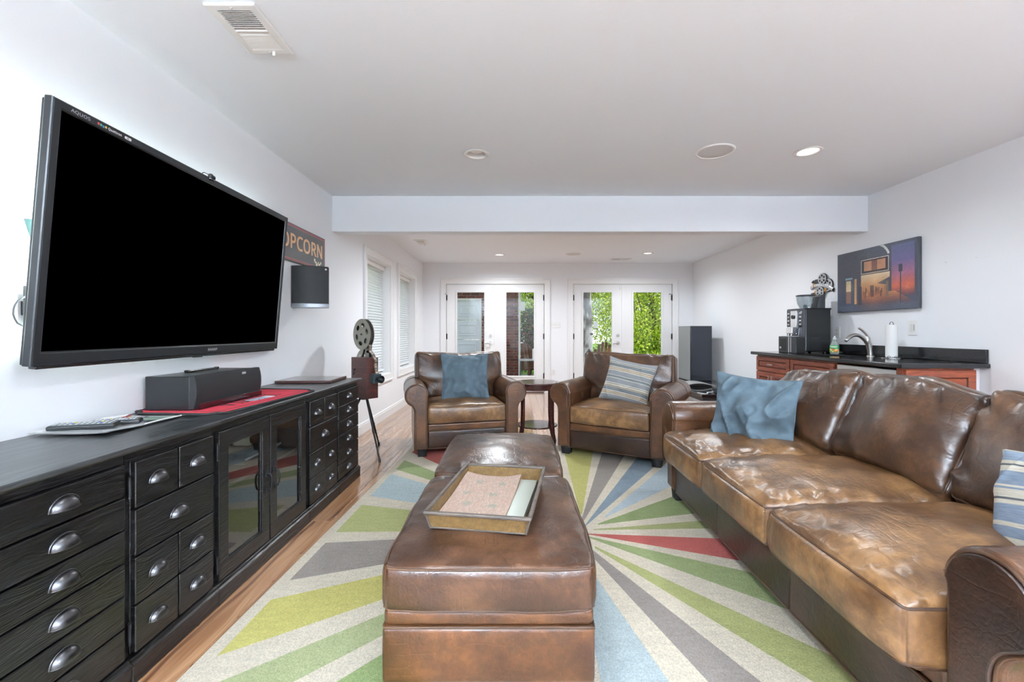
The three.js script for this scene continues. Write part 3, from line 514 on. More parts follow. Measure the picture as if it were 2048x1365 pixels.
// a stuffed cushion: box w x h x d with rounded edges, crowned faces and a displacement o.wr(p, n, u, v, w); returns geometry and the surface function
function cushion(w, h, d, o = {}) {
  const H = [w / 2, h / 2, d / 2], r = o.r ?? 0.02, cr = o.crown ?? [0.01, 0.02, 0.01], crN = o.crownN ?? cr, step = o.step ?? 0.022;
  const g = (t) => Math.pow(Math.max(0, 1 - t * t), o.pow ?? 0.7);
  const surf = (p) => {
    const q = p.map((x, k) => clamp(x, -(H[k] - r), H[k] - r)), n = V(p[0] - q[0], p[1] - q[1], p[2] - q[2]).normalize();
    const u = p.map((x, k) => clamp(x / H[k], -1, 1)), P = V(q[0] + n.x * r, q[1] + n.y * r, q[2] + n.z * r);
    const C = (k) => (u[k] > 0 ? cr[k] : crN[k]);
    P.x += C(0) * u[0] * g(u[1]) * g(u[2]); P.y += C(1) * u[1] * g(u[0]) * g(u[2]); P.z += C(2) * u[2] * g(u[0]) * g(u[1]);
    if (o.wr) P.addScaledVector(n, o.wr(P, n, u));
    if (o.bend) o.bend(P, u);
    return P;
  };
  const pos = [], uv = [], idx = [], ou = rnd(), ov = rnd(), ease = (t) => lerp(t, Math.sin(t * PI / 2), 0.7);
  for (let ax = 0; ax < 3; ax++) for (const s of [-1, 1]) {
    const [a, b] = ax === 0 ? [2, 1] : ax === 1 ? [0, 2] : [0, 1], na = Math.max(6, Math.round(2 * H[a] / step)), nb = Math.max(6, Math.round(2 * H[b] / step)), base = pos.length / 3;
    for (let j = 0; j <= nb; j++) for (let i = 0; i <= na; i++) {
      const p = [0, 0, 0]; p[ax] = s * H[ax]; p[a] = ease(2 * i / na - 1) * H[a]; p[b] = ease(2 * j / nb - 1) * H[b];
      const P = surf(p); pos.push(P.x, P.y, P.z); uv.push(p[a] + ou + ax * 0.37, p[b] + ov + s * 0.21);
    }
    const flip = (s > 0) === (ax === 2);
    for (let j = 0; j < nb; j++) for (let i = 0; i < na; i++) { const k = base + j * (na + 1) + i, q = [k, k + 1, k + na + 2, k + na + 1]; flip ? idx.push(q[0], q[1], q[2], q[0], q[2], q[3]) : idx.push(q[0], q[2], q[1], q[0], q[3], q[2]); }
  }
  const geo = new THREE.BufferGeometry(); geo.setAttribute('position', new THREE.Float32BufferAttribute(pos, 3)); geo.setAttribute('uv', new THREE.Float32BufferAttribute(uv, 2)); geo.setIndex(idx);
  smoothNormals(geo);
  // piping round the rim of the face ax = s
  const pipe = (ax, s, rad = 0.0045, n = 40) => {
    const [a, b] = [0, 1, 2].filter((k) => k !== ax), pts = [];
    const add = (i, j) => { const p = [0, 0, 0]; p[ax] = s * H[ax]; p[a] = i * H[a]; p[b] = j * H[b]; pts.push(surf(p)); };
    for (let i = 0; i < n; i++) add(-1 + 2 * i / n, -1); for (let i = 0; i < n; i++) add(1, -1 + 2 * i / n);
    for (let i = 0; i < n; i++) add(1 - 2 * i / n, 1); for (let i = 0; i < n; i++) add(-1, 1 - 2 * i / n);
    return new THREE.TubeGeometry(new THREE.CatmullRomCurve3(pts, true), n * 5, rad, 7, true);
  };
  return { geo, surf, pipe };
}
// soft dents, and puckers that run away from the rim
const softWr = (s, amp, puck = 0) => (P, n, u) => {
  let d = amp * (n3(P.x * 6, P.y * 6, P.z * 6, s) + 0.5 * n3(P.x * 15, P.y * 15, P.z * 15, s + 3));
  if (puck) { const m = Math.max(Math.abs(u[0]), Math.abs(u[2])); d += puck * smooth(0.55, 0.9, m) * (1 - smooth(0.97, 1, m)) * n3(P.x * 34, P.y * 9, P.z * 34, s + 5); }
  if (puck) d += 0.5 * puck * smooth(0.5, 0.9, Math.abs(n.z)) * (1 - u[1] * u[1]) * n3(P.x * 38, P.y * 7, 0.3, s + 13);
  return d;
};
const backWr = (s, amp, puck) => (P, n, u) => {              // gathers below the top seam and at the sides of a back cushion
  const rim = smooth(0.35, 0.92, u[1]) * (1 - 0.6 * smooth(0.96, 1, u[1])), side = smooth(0.6, 0.95, Math.abs(u[0]));
  return amp * (n3(P.x * 5, P.y * 5, P.z * 5, s) + 0.5 * n3(P.x * 12, P.y * 9, P.z * 12, s + 3)) + Math.max(0, n.z) * puck * (rim * n3(P.x * 30 + P.y * 18 + 2 * n3(P.x * 4, P.y * 4, 3, s), P.y * 6, 0.5, s + 7) + 0.8 * side * n3(P.x * 8, P.y * 24 + P.x * 10, 1.5, s + 9) + 0.5 * smooth(0.3, 0.9, -u[1]) * n3(P.x * 15, P.y * 10, 2.5, s + 11));
};
// rolled arm, profile in XY (inner side at x = 0, outer at x = t), i insets the outline
function armShape(t, yc, r, i = 0, y0 = 0.07) {
  const cx = r - 0.008, s = new THREE.Shape(), R = r - i, a1 = -0.95;
  s.moveTo(i, y0 + i); s.lineTo(i, yc - 0.03); s.quadraticCurveTo(i - 0.001, yc, cx - R, yc);
  s.absarc(cx, yc, R, PI, a1, true);
  s.quadraticCurveTo(t - i + 0.004, yc - r * 0.95, t - i, yc - r * 1.45); s.lineTo(t - i, y0 + i); s.closePath(); return s;
}
function buildArm(parent, side, o) {                              // o: inner x, thickness t, yc, r, z0 (back), z1 (front)
  const k = (g) => { const q = boxUV(g, rnd(), rnd()); if (side < 0) { q.scale(-1, 1, 1); const p = q.attributes; for (let i = 0; i < p.position.count; i += 3) for (const a of [p.position, p.normal, p.uv]) for (let c = 0; c < a.itemSize; c++) { const x = a.array[(i + 1) * a.itemSize + c]; a.array[(i + 1) * a.itemSize + c] = a.array[(i + 2) * a.itemSize + c]; a.array[(i + 2) * a.itemSize + c] = x; } } return q.translate(side * o.inner, 0, 0); };
  const arm = part(parent, 'arm', k(extrude(armShape(o.t, o.yc, o.r), o.z1 - o.z0, 0.014, 4, 28).translate(0, 0, o.z0)), o.mat ?? M.hideBody);
  part(arm, 'arm_front', k(extrude(armShape(o.t, o.yc, o.r, 0.016, 0.075), 0.016, 0.006, 3, 28).translate(0, 0, o.z1 - 0.004)), o.front ?? M.hideBody);
  const pts = armShape(o.t, o.yc, o.r, 0.012, 0.075).getSpacedPoints(120).slice(0, -1).map((p) => V(side * (o.inner + p.x), p.y, o.z1 + 0.001));
  part(arm, 'piping', new THREE.TubeGeometry(new THREE.CatmullRomCurve3(pts, true), 240, 0.0048, 7, true), M.hidePipe);
  const back = armShape(o.t, o.yc, o.r, -0.001).getSpacedPoints(90).slice(14, 72).map((p) => V(side * (o.inner + p.x), p.y, lerp(o.z0, o.z1, 0.3)));
  part(arm, 'seam', new THREE.TubeGeometry(new THREE.CatmullRomCurve3(back), 90, 0.0022, 6), M.hidePipe);
  return arm;
}
const foot = (x, z, s = 0.07, h = 0.07) => { const g = new THREE.CylinderGeometry(s * 0.72, s * 0.62, h, 4, 1).rotateY(PI / 4); return boxUV(g).translate(x, h / 2, z); };

function armchair(label, p, turn, sd) {
  const t = thing('leather_armchair', label, 'armchair', p, turn, 'leather club armchairs at the end of the rug');
  for (const s of [-1, 1]) buildArm(t, s, { inner: 0.374, t: 0.126, yc: 0.573, r: 0.11, z0: -0.40, z1: 0.44 });
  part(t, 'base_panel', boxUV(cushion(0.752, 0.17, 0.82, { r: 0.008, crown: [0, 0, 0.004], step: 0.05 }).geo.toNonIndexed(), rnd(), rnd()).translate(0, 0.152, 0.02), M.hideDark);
  part(t, 'front_rail', rbx(0.752, 0.064, 0.84, 0, 0.268, 0.012, 0.014), M.hideBand);
  for (const [y, z] of [[0.237, 0.43], [0.072, 0.428]]) part(t, 'piping', tube([[-0.374, y, z], [0, y, z + 0.002], [0.374, y, z]], 0.004, 20, 7), M.hidePipe);
  const sc = cushion(0.742, 0.158, 0.66, { r: 0.02, crown: [0.006, 0.05, 0.012], crownN: [0.006, 0.004, 0.01], wr: softWr(sd, 0.004, 0.004) });
  const seat = part(t, 'seat_cushion', sc.geo, M.hideSeat); seat.position.set(0, 0.386, 0.125);
  for (const s of [1, -1]) part(seat, 'piping', sc.pipe(1, s), M.hidePipe);
  const bc = cushion(0.93, 0.50, 0.21, { r: 0.035, crown: [0.012, 0.012, 0.075], crownN: [0.012, 0.012, 0.02], step: 0.014, wr: backWr(sd + 40, 0.007, 0.018), bend: (P) => { const k = smooth(-0.1, -0.02, P.y); P.x *= lerp(0.79, 1, k); P.y += 0.012 * Math.sin(P.x * 5 + sd) * smooth(0, 0.25, P.y); } });
  const back = part(t, 'back_cushion', bc.geo, M.hideBack); back.position.set(0, 0.685, -0.235); back.rotation.x = -0.2;
  for (const s of [1, -1]) part(back, 'piping', bc.pipe(2, s, 0.005), M.hidePipe);
  const bf = part(t, 'back_frame', cushion(0.76, 0.74, 0.1, { r: 0.03, crown: [0, 0.01, 0.01], step: 0.05 }).geo, M.hideBody); bf.position.set(0, 0.44, -0.41); bf.rotation.x = -0.1;
  for (const x of [-0.425, 0.425]) for (const z of [-0.35, 0.385]) part(t, 'foot', foot(x, z, 0.085, 0.074), M.blackMatt);
  return t;
}
armchair('worn brown leather armchair holding the plain blue cushion', [-0.568, 0.0125, -4.575], 0.262, 11);
armchair('worn brown leather armchair holding the striped cushion', [1.0575, 0.0125, -4.32], -0.53, 23);

{ // the three-seat sofa
  const t = thing('leather_sofa', 'long brown leather sofa with three seats facing the console', 'sofa', [1.58, 0.0125, -2.028], -PI / 2 - 0.012);
  const hw = 0.9475;
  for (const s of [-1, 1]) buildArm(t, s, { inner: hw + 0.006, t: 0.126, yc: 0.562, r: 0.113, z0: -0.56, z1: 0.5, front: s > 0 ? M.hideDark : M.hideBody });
  const pw = 2 * hw / 3;
  for (let i = 0; i < 3; i++) {
    const x = (i - 1) * pw;
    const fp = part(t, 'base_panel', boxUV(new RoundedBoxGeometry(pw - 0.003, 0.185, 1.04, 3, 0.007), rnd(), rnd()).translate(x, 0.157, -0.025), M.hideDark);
    part(t, 'front_rail', boxUV(new RoundedBoxGeometry(pw - 0.003, 0.066, 1.05, 3, 0.014), rnd(), rnd()).translate(x, 0.285, -0.035), M.hideBand);
    for (const y of [0.252, 0.067]) part(fp, 'piping', tube([[x - pw / 2, y, 0.494], [x, y, 0.497], [x + pw / 2, y, 0.494]], 0.004, 16, 7), M.hidePipe);
    const sc = cushion(pw - 0.004, 0.16, 0.98, { r: 0.02, step: 0.018, pow: 0.5, crown: [0.004, 0.078, 0.018], crownN: [0.004, 0.004, 0.004], wr: softWr(60 + i * 9, 0.006, 0.009), bend: (P, u) => { const k = Math.abs(u[0]) ** 8 * Math.max(0, u[2]) ** 8; P.x *= 1 - 0.045 * k; P.z *= 1 - 0.03 * k; P.y -= 0.006 * k; } });
    const seat = part(t, 'seat_cushion', sc.geo, M.hideSeat); seat.position.set(x, 0.394, 0.105);
    for (const s of [1, -1]) part(seat, 'piping', sc.pipe(1, s, 0.005), M.hidePipe);
    const bc = cushion(pw + 0.012, 0.46, 0.23, { r: 0.045, step: 0.012, crown: [0.01, 0.03, 0.085], crownN: [0.01, 0.03, 0.02], wr: backWr(80 + i * 7, 0.012, 0.026), bend: (P) => { P.y += 0.014 * Math.sin(P.x * 6 + i * 2) * smooth(0, 0.25, P.y); } });
    const back = part(t, 'back_cushion', bc.geo, M.hideBack); back.position.set(x, 0.682, -0.30 + (i === 0 ? 0.02 : 0)); back.rotation.x = -0.44; back.rotation.z = [0.03, -0.015, 0.02][i];
    for (const s of [1, -1]) part(back, 'piping', bc.pipe(2, s, 0.005), M.hidePipe);
  }
  const bf = part(t, 'back_frame', cushion(2 * hw + 0.1, 0.78, 0.12, { r: 0.04, crown: [0, 0.008, 0.01], step: 0.06 }).geo, M.hideBody); bf.position.set(0, 0.46, -0.56); bf.rotation.x = -0.14;
  for (const x of [-1.01, 1.01]) for (const z of [-0.52, 0.445]) part(t, 'foot', foot(x, z, 0.085, 0.074), M.blackMatt);
}
function ottoman(label, p, L, sd, top, cr) {
  const t = thing('leather_ottoman', label, 'ottoman', p, 0, 'leather ottomans pushed end to end'), W = 0.672;
  const oc = cushion(W + 0.034, 0.142, L, { r: 0.022, step: 0.02, crown: [0.012, cr, 0.006], crownN: [0.012, 0.004, 0.006], wr: softWr(sd, 0.0045, 0.005), bend: (P, u) => { const k = Math.abs(u[0]) ** 6 * Math.abs(u[2]) ** 6; P.x *= 1 - 0.05 * k; P.z *= 1 - 0.04 * k; } });
  const c = part(t, 'cushion_top', oc.geo, top); c.position.y = 0.35;
  for (const s of [1, -1]) part(c, 'piping', oc.pipe(1, s, 0.0048), M.hidePipe);
  part(t, 'band', boxUV(cushion(W - 0.006, 0.055, L - 0.018, { r: 0.016, crown: [0.004, 0, 0.004], step: 0.04 }).geo.toNonIndexed(), rnd(), rnd()).translate(0, 0.262, 0), M.hideOttoSide);
  const bc = cushion(W + 0.002, 0.182, L - 0.01, { r: 0.01, step: 0.03, crown: [0.006, 0, 0.006], wr: softWr(sd + 5, 0.0015) });
  const b = part(t, 'base', bc.geo, M.hideOttoSide); b.position.y = 0.145;
  part(b, 'piping', bc.pipe(1, 1, 0.0048), M.hidePipe);
  for (const x of [-0.28, 0.28]) for (const z of [-1, 1]) part(t, 'foot', foot(x, z * (L / 2 - 0.06), 0.08, 0.056), M.blackMatt);
  return t;
}
ottoman('brown leather ottoman carrying the woven tray, nearer one of the pair', [-0.085, 0.0125, -1.81], 0.89, 131, M.hideOtto, 0.032);
ottoman('brown leather ottoman with a bare top, in front of the armchairs', [-0.09, 0.0125, -2.72], 0.89, 147, M.hideOtto, 0.062);

// throw pillows: two bellied faces meeting in a piped edge
const weave = (c1, c2, s) => dataTex(256, 256, (u, v) => { const a = Math.sin(u * 2 * PI * 64), b = Math.sin(v * 2 * PI * 64), f = fbm(u, v, 6, 6, 4, s); return mix3(c1, c2, clamp(0.5 + 0.16 * (a - b) + (f - 0.5) * 0.7 + 0.12 * (hash(Math.floor(u * 256), Math.floor(v * 256), s) - 0.5))); });
M.blueCloth = mat({ map: rep(weave(C255(70, 85, 94), C255(102, 119, 128), 601), 0.22), roughness: 0.95, sheen: 0.25, sheenRoughness: 0.6, sheenColor: new THREE.Color(0.5, 0.57, 0.62) });
M.blueEdge = mat({ color: rgb(84, 100, 110), roughness: 0.9 });
const stripeTex = (seq) => canvasTex(64, 1024, (c, w, h) => {
  let y = 0; const tot = seq.reduce((a, s) => a + s[0], 0), k = h / tot; for (const [l, col] of seq) { c.fillStyle = col; c.fillRect(0, y, w, l * k + 1); y += l * k; }
  for (let i = 0; i < 14000; i++) { c.fillStyle = rnd() > 0.5 ? 'rgba(255,255,255,0.10)' : 'rgba(0,0,0,0.12)'; c.fillRect(rnd() * w, rnd() * h, 3 + rnd() * 6, 1); }
});
const G1 = '#8d9092', G2 = '#6f7478', CR = '#ddd6c4', TN = '#cdb594', DK = '#4f5356', BL = '#8393a6';
M.stripeCloth = mat({ map: stripeTex([[6, G1], [1, CR], [1.2, DK], [1, CR], [5, G2], [1.4, CR], [0.6, DK], [2.4, TN], [0.6, DK], [1.4, CR], [6, G1], [0.8, CR], [3, G2], [1, CR], [6, G1], [1.4, CR], [0.6, DK], [2.2, CR], [0.6, DK], [1.2, TN], [5, G2], [1.4, CR], [0.6, DK], [2.2, TN], [0.6, DK], [1.4, CR], [7, G1]]), roughness: 0.95 });
M.stripeCloth2 = mat({ map: stripeTex([[6, BL], [2, CR], [1, DK], [3, CR], [7, BL], [1, CR], [1, BL], [4, CR], [1, DK], [2, CR], [8, BL], [2, CR], [5, BL], [3, CR], [1, DK], [2, CR], [6, BL]]), roughness: 0.95 });
function pillowGeo(w, h, th, sd, wr = 0.01, ears = 0.1) {
  const n = 72, pos = [], uv = [], idx = [], rim = [];
  const pt = (u, v, s) => {
    const f = Math.pow(Math.max(0, (1 - u ** 4) * (1 - v ** 4)), 0.55), x = u * w / 2 * (1 - ears * (1 - v * v) * Math.abs(u) ** 2), y = v * h / 2 * (1 - ears * (1 - u * u) * Math.abs(v) ** 2);
    let z = s * f * th / 2 * (0.8 + 0.2 * Math.cos(u * 1.5) * Math.cos(v * 1.5));
    const e = smooth(0.5, 0.95, Math.max(Math.abs(u), Math.abs(v)));
    const q = x + 0.5 * y + 0.05 * n3(x * 6, y * 6, 4, sd + 6), fold = 3 * Math.pow(1 - Math.abs(n3(q * 9, (y - 0.6 * x) * 3.2, s, sd + 2)), 5) - 1, fold2 = 3 * Math.pow(1 - Math.abs(n3((x - 0.7 * y) * 8 + 5, (y + x) * 3.5, s + 3, sd + 11)), 5) - 1;
    z += s * f * wr * (1.0 * n3(x * 6 + 3, y * 7, s, sd) + 0.55 * fold + 0.4 * fold2 + e * 0.5 * n3(x * 24, y * 24, s, sd + 4));
    return [x + 0.006 * n3(y * 8, x * 2, 1, sd + 8) * Math.abs(u), y + 0.006 * n3(x * 8, y * 2, 2, sd + 9) * Math.abs(v), z];
  };
  for (const s of [1, -1]) {
    const b = pos.length / 3;
    for (let j = 0; j <= n; j++) for (let i = 0; i <= n; i++) { const u = Math.sin((2 * i / n - 1) * PI / 2), v = Math.sin((2 * j / n - 1) * PI / 2), p = pt(u, v, s); pos.push(...p); uv.push((u + 1) / 2, (v + 1) / 2); }
    for (let j = 0; j < n; j++) for (let i = 0; i < n; i++) { const k = b + j * (n + 1) + i; s > 0 ? idx.push(k, k + 1, k + n + 2, k, k + n + 2, k + n + 1) : idx.push(k, k + n + 2, k + 1, k, k + n + 1, k + n + 2); }
  }
  const R = 30; for (let i = 0; i < R; i++) rim.push(pt(-1 + 2 * i / R, -1, 0)); for (let i = 0; i < R; i++) rim.push(pt(1, -1 + 2 * i / R, 0)); for (let i = 0; i < R; i++) rim.push(pt(1 - 2 * i / R, 1, 0)); for (let i = 0; i < R; i++) rim.push(pt(-1, 1 - 2 * i / R, 0));
  const g = new THREE.BufferGeometry(); g.setAttribute('position', new THREE.Float32BufferAttribute(pos, 3)); g.setAttribute('uv', new THREE.Float32BufferAttribute(uv, 2)); g.setIndex(idx);
  return { geo: smoothNormals(g), rim: new THREE.TubeGeometry(new THREE.CatmullRomCurve3(rim.map((p) => V(...p)), true), 160, 0.0038, 6, true) };
}
function pillow(label, p, turn, lean, roll, w, h, th, sd, m, edge, wr, metres) {
  const t = thing('throw_pillow', label, 'cushion', p, turn), g = pillowGeo(w, h, th, sd, wr);
  if (metres) { const a = g.geo.attributes.uv; for (let i = 0; i < a.count; i++) a.setXY(i, a.getX(i) * w, a.getY(i) * h); }
  t.rotation.x = lean; t.rotation.z = roll;
  part(t, 'cover', g.geo, m); part(t, 'edge', g.rim, edge); return t;
}
pillow('plain blue-grey square cushion on the armchair beside the window wall', [-0.513, 0.722, -4.43], 0.2, -0.22, 0.0, 0.49, 0.48, 0.17, 5, M.blueCloth, M.blueEdge, 0.03, true);
pillow('grey and cream striped cushion tilted on the armchair', [1.085, 0.695, -4.2], -0.42, -0.3, -0.2, 0.465, 0.43, 0.16, 17, M.stripeCloth, mat({ color: rgb(140, 140, 138), roughness: 0.9 }), 0.01);
pillow('plain blue-grey cushion slumped in the far corner of the sofa', [1.45, 0.675, -2.66], -0.72, -0.3, -0.06, 0.48, 0.48, 0.18, 29, M.blueCloth, M.blueEdge, 0.042, true);
pillow('blue and cream striped cushion against the near end of the sofa', [1.53, 0.665, -1.23], -1.77, -0.3, 0.25, 0.36, 0.36, 0.13, 41, M.stripeCloth2, mat({ color: rgb(180, 178, 170), roughness: 0.9 }), 0.012);

{ // sunburst rug
  const rot = -0.028, cx = 0.36, cz = -2.6, RW = 2.92, RL = 3.72, S = 440;
  const cream = [222, 212, 192];
  const loc = (x, z) => { const dx = x - cx, dz = z - cz, c = Math.cos(rot), s = Math.sin(rot); return [dx * c - dz * s, dx * s + dz * c]; };   // world to rug
  const wedges = [];
  const pol = (a0, a1, col, r0 = 0.25) => { const A = (a, r) => [0.416 + r * Math.cos(a * PI / 180), -2.566 - r * Math.sin(a * PI / 180)]; wedges.push([[A(a0, r0), A(a0, 4), A(a1, 4), A(a1, r0)], col]); };
  const ln = (t0, a, t1, b, col, k = 4) => { const e = (t, p) => [t[0] + (p[0] - t[0]) * k, t[1] + (p[1] - t[1]) * k]; wedges.push([[t0, e(t0, a), e(t1, b), t1], col]); };
  pol(121, 130.8, [177, 98, 89]); pol(135.8, 141.8, [157, 169, 121]); pol(145, 160, [188, 203, 204]); pol(165.8, 181.3, [181, 183, 126]); pol(186.3, 199.5, [153, 144, 136]); pol(204.4, 213.9, [196, 188, 114]); pol(218.5, 224, [172, 178, 134]); pol(227.8, 240, [142, 157, 107]); pol(100, 113, [169, 185, 191], 0.5);
  ln([0.32, -2.3], [0.285, -1.46], [0.335, -2.3], [0.51, -1.46], [185, 198, 199]); ln([0.35, -2.42], [0.64, -1.46], [0.37, -2.42], [0.80, -1.49], [151, 142, 135]);
  ln([0.43, -2.37], [0.96, -1.77], [0.43, -2.345], [0.88, -1.63], [171, 173, 116]); ln([0.42, -2.48], [1.08, -2.14], [0.42, -2.46], [1.04, -1.92], [151, 162, 114]);
  ln([0.42, -2.515], [1.09, -2.46], [0.42, -2.505], [1.09, -2.24], [177, 96, 89]); ln([0.46, -2.57], [1.11, -2.68], [0.46, -2.56], [1.10, -2.58], [166, 169, 117]);
  ln([0.5, -2.645], [1.07, -3.05], [0.5, -2.63], [1.09, -2.78], [146, 159, 111]); ln([0.56, -2.745], [1.22, -3.68], [0.56, -2.73], [1.09, -3.21], [187, 201, 207]);
  ln([0.42, -2.625], [1.08, -3.94], [0.42, -2.61], [1.20, -3.76], [140, 154, 164]); ln([0.41, -2.7], [0.81, -4.11], [0.42, -2.68], [0.98, -3.99], [155, 146, 138]);
  ln([0.415, -2.8], [0.47, -4.17], [0.425, -2.78], [0.72, -4.08], [193, 188, 119]);
  const tex = canvasTex(Math.round(RW * S), Math.round(RL * S), (c, w, h) => {
    c.fillStyle = `rgb(${cream})`; c.fillRect(0, 0, w, h);
    c.save(); c.beginPath(); c.rect(0.055 * S, 0.09 * S, w - 0.11 * S, h - 0.18 * S); c.clip();
    for (const [pts, col] of wedges) { c.fillStyle = `rgb(${col})`; c.beginPath(); pts.forEach(([x, z], i) => { const [a, b] = loc(x, z), X = (a + RW / 2) * S, Y = (b + RL / 2) * S; i ? c.lineTo(X, Y) : c.moveTo(X, Y); }); c.closePath(); c.fill(); }
    c.restore();
    const im = c.getImageData(0, 0, w, h), d = im.data;
    for (let y = 0; y < h; y++) for (let x = 0; x < w; x++) { const i = (y * w + x) * 4, k = 0.93 + 0.14 * hash(x >> 1, y >> 1, 640) + 0.05 * (vn(x / w, y / h, 60, 300, 641) - 0.5) + 0.05 * (vn(x / w, y / h, 12, 12, 642) - 0.5); d[i] *= k; d[i + 1] *= k; d[i + 2] *= k; }
    c.putImageData(im, 0, 0);
  });
  const pile = dataTex(512, 512, (u, v) => hash(Math.floor(u * 512), Math.floor(v * 512), 650) * 0.6 + 0.4 * fbm(u, v, 60, 60, 2, 651), false);
  const g = new RoundedBoxGeometry(RW, 0.012, RL, 3, 0.0055); const p = g.attributes.position, uv = g.attributes.uv;
  for (let i = 0; i < p.count; i++) uv.setXY(i, p.getX(i) / RW + 0.5, 0.5 - p.getZ(i) / RL);
  const pb = pile.clone(); pb.repeat.set(8, 10); pb.needsUpdate = true;
  const t = thing('area_rug', 'cream rug with a multicoloured sunburst of wedges, under the seating', 'rug', [cx, 0.0062, cz], rot);
  part(t, 'pile', g, mat({ map: tex, bumpMap: pb, bumpScale: 0.004, roughness: 1, specularIntensity: 0.2 }));
  part(t, 'binding', [span(-RW / 2 - 0.004, RW / 2 + 0.004, -0.006, 0.004, RL / 2 - 0.004, RL / 2 + 0.004, 0.003), span(-RW / 2 - 0.004, RW / 2 + 0.004, -0.006, 0.004, -RL / 2 - 0.004, -RL / 2 + 0.004, 0.003), span(-RW / 2 - 0.004, -RW / 2 + 0.004, -0.006, 0.004, -RL / 2, RL / 2, 0.003), span(RW / 2 - 0.004, RW / 2 + 0.004, -0.006, 0.004, -RL / 2, RL / 2, 0.003)], mat({ color: rgb(214, 204, 184), roughness: 1 }));
}

// ---------------------------------------------------------------- black media console: five cabinets and three tops
const FACE = 0.495;                                              // distance of the cabinet face from the wall
const cupGeo = (s = 1) => {
  const dome = new THREE.SphereGeometry(0.041, 24, 12, 0, PI, 0, PI / 2).scale(1, 0.86, 0.62);            // quarter dome, open below
  const rim = tube(Array.from({ length: 17 }, (_, i) => { const a = PI * i / 16; return [0.0425 * Math.cos(a), 0.0365 * Math.sin(a), 0.001]; }), 0.0028, 24, 6);
  const lip = tube(Array.from({ length: 13 }, (_, i) => { const a = PI * i / 12; return [0.041 * Math.cos(a), 0, 0.0254 * Math.sin(a)]; }), 0.0014, 20, 6);
  const back = new THREE.CircleGeometry(0.042, 20, 0, PI).scale(1, 0.87, 1).translate(0, 0, 0.0006);
  return merge([dome, rim, lip, back]).scale(s, s, s);
};
const CUP = cupGeo(), CUPS = cupGeo(0.94);
const drawerFront = (w, h) => boxUV(new RoundedBoxGeometry(w, h, 0.022, 2, 0.0045), rnd() * 3, rnd() * 3);
function cabinet(label, z0, z1, inner) {                          // z0 nearer the camera; local +x runs away from the camera, +z into the room
  const w = z1 - z0 - 0.002, t = thing('console_cabinet', label, 'cabinet', [XL + 0.002, 0, -(z0 + z1) / 2], PI / 2, 'black console cabinets along the wall');
  const f = FACE - 0.018;
  part(t, 'plinth', [span(-w / 2, w / 2, 0, 0.062, 0.02, FACE + 0.012, 0.003)], M.blackWood);
  part(t, 'plinth_moulding', boxUV(extrude(poly([[0, 0.062], [FACE + 0.013, 0.062], [FACE + 0.014, 0.07], [FACE + 0.006, 0.076], [FACE + 0.004, 0.084], [FACE - 0.004, 0.088], [0, 0.088]]), w, 0).rotateY(-PI / 2).translate(w / 2, 0, 0)), M.blackWood);
  part(t, 'face_frame', frame(-w / 2, w / 2, 0.088, 0.772, 0.018, 0.018, 0.006, 0.03, 0.02, 0.001).translate(0, 0, f - 0.02), M.blackWood);
  if (inner) {
    part(t, 'carcass', [span(-w / 2, -w / 2 + 0.018, 0.088, 0.772, 0.01, f - 0.021, 0), span(w / 2 - 0.018, w / 2, 0.088, 0.772, 0.01, f - 0.021, 0), span(-w / 2 + 0.018, w / 2 - 0.018, 0.088, 0.1, 0.02, f - 0.021, 0), span(-w / 2 + 0.018, w / 2 - 0.018, 0.1, 0.772, 0.01, 0.02, 0), span(-w / 2 + 0.018, w / 2 - 0.018, 0.76, 0.772, 0.02, f - 0.021, 0)], M.darkInside);
  } else part(t, 'carcass', span(-w / 2, w / 2, 0.088, 0.772, 0.01, f - 0.021, 0.001), M.blackWood);
  return [t, w, f];
}
function pull(p, x, y, z, s) { const m = part(p, 'cup_pull', s ? CUPS : CUP, M.pewter); m.position.set(x, y, z); return m; }
const Y0 = 0.094, Y1 = 0.744;
function drawerCabinet(label, z0, z1) {
  const [t, w, f] = cabinet(label, z0, z1), h = (Y1 - Y0) / 6;
  for (let k = 0; k < 6; k++) { const y = Y0 + h * (k + 0.5), d = part(t, 'drawer', drawerFront(w - 0.026, h - 0.006).translate(0, y, f + 0.007), M.blackWood); pull(d, 0, y - 0.012, f + 0.018); }
}
function cardDoorCabinet(label, z0, z1, hingeSide) {
  const [t, w, f] = cabinet(label, z0, z1), W = w - 0.034, h = (Y1 - Y0) / 4, x = hingeSide * 0.002;
  const d = part(t, 'door', span(-W / 2 + x, W / 2 + x, Y0, Y1, f - 0.004, f + 0.006, 0.001), M.blackWood);
  [[0, 2], [1, 2], [2, 1], [3, 2]].forEach(([r, n]) => { for (let k = 0; k < n; k++) { const fw = W / n, cx = x - W / 2 + fw * (k + 0.5), cy = Y0 + h * (r + 0.5); part(d, 'drawer_front', drawerFront(fw - 0.006, h - 0.006).translate(cx, cy, f + 0.012), M.blackWood); pull(d, cx, cy - 0.012, f + 0.023, n > 1); } });
  for (const y of [0.17, 0.66]) part(t, 'hinge', [cyl(0.005, 0.005, 0.065, hingeSide * (W / 2 + 0.008) + x, y, f + 0.012, 10), cyl(0.003, 0.005, 0.006, hingeSide * (W / 2 + 0.008) + x, y + 0.0355, f + 0.012, 10), cyl(0.005, 0.003, 0.006, hingeSide * (W / 2 + 0.008) + x, y - 0.0355, f + 0.012, 10)], M.darkMetal);
}
drawerCabinet('black six-drawer cabinet at the end of the console nearest the camera', 1.03, 1.445);
cardDoorCabinet('black cabinet door of mock drawer fronts, between the nearest drawers and the glass doors', 1.445, 1.865, -1);
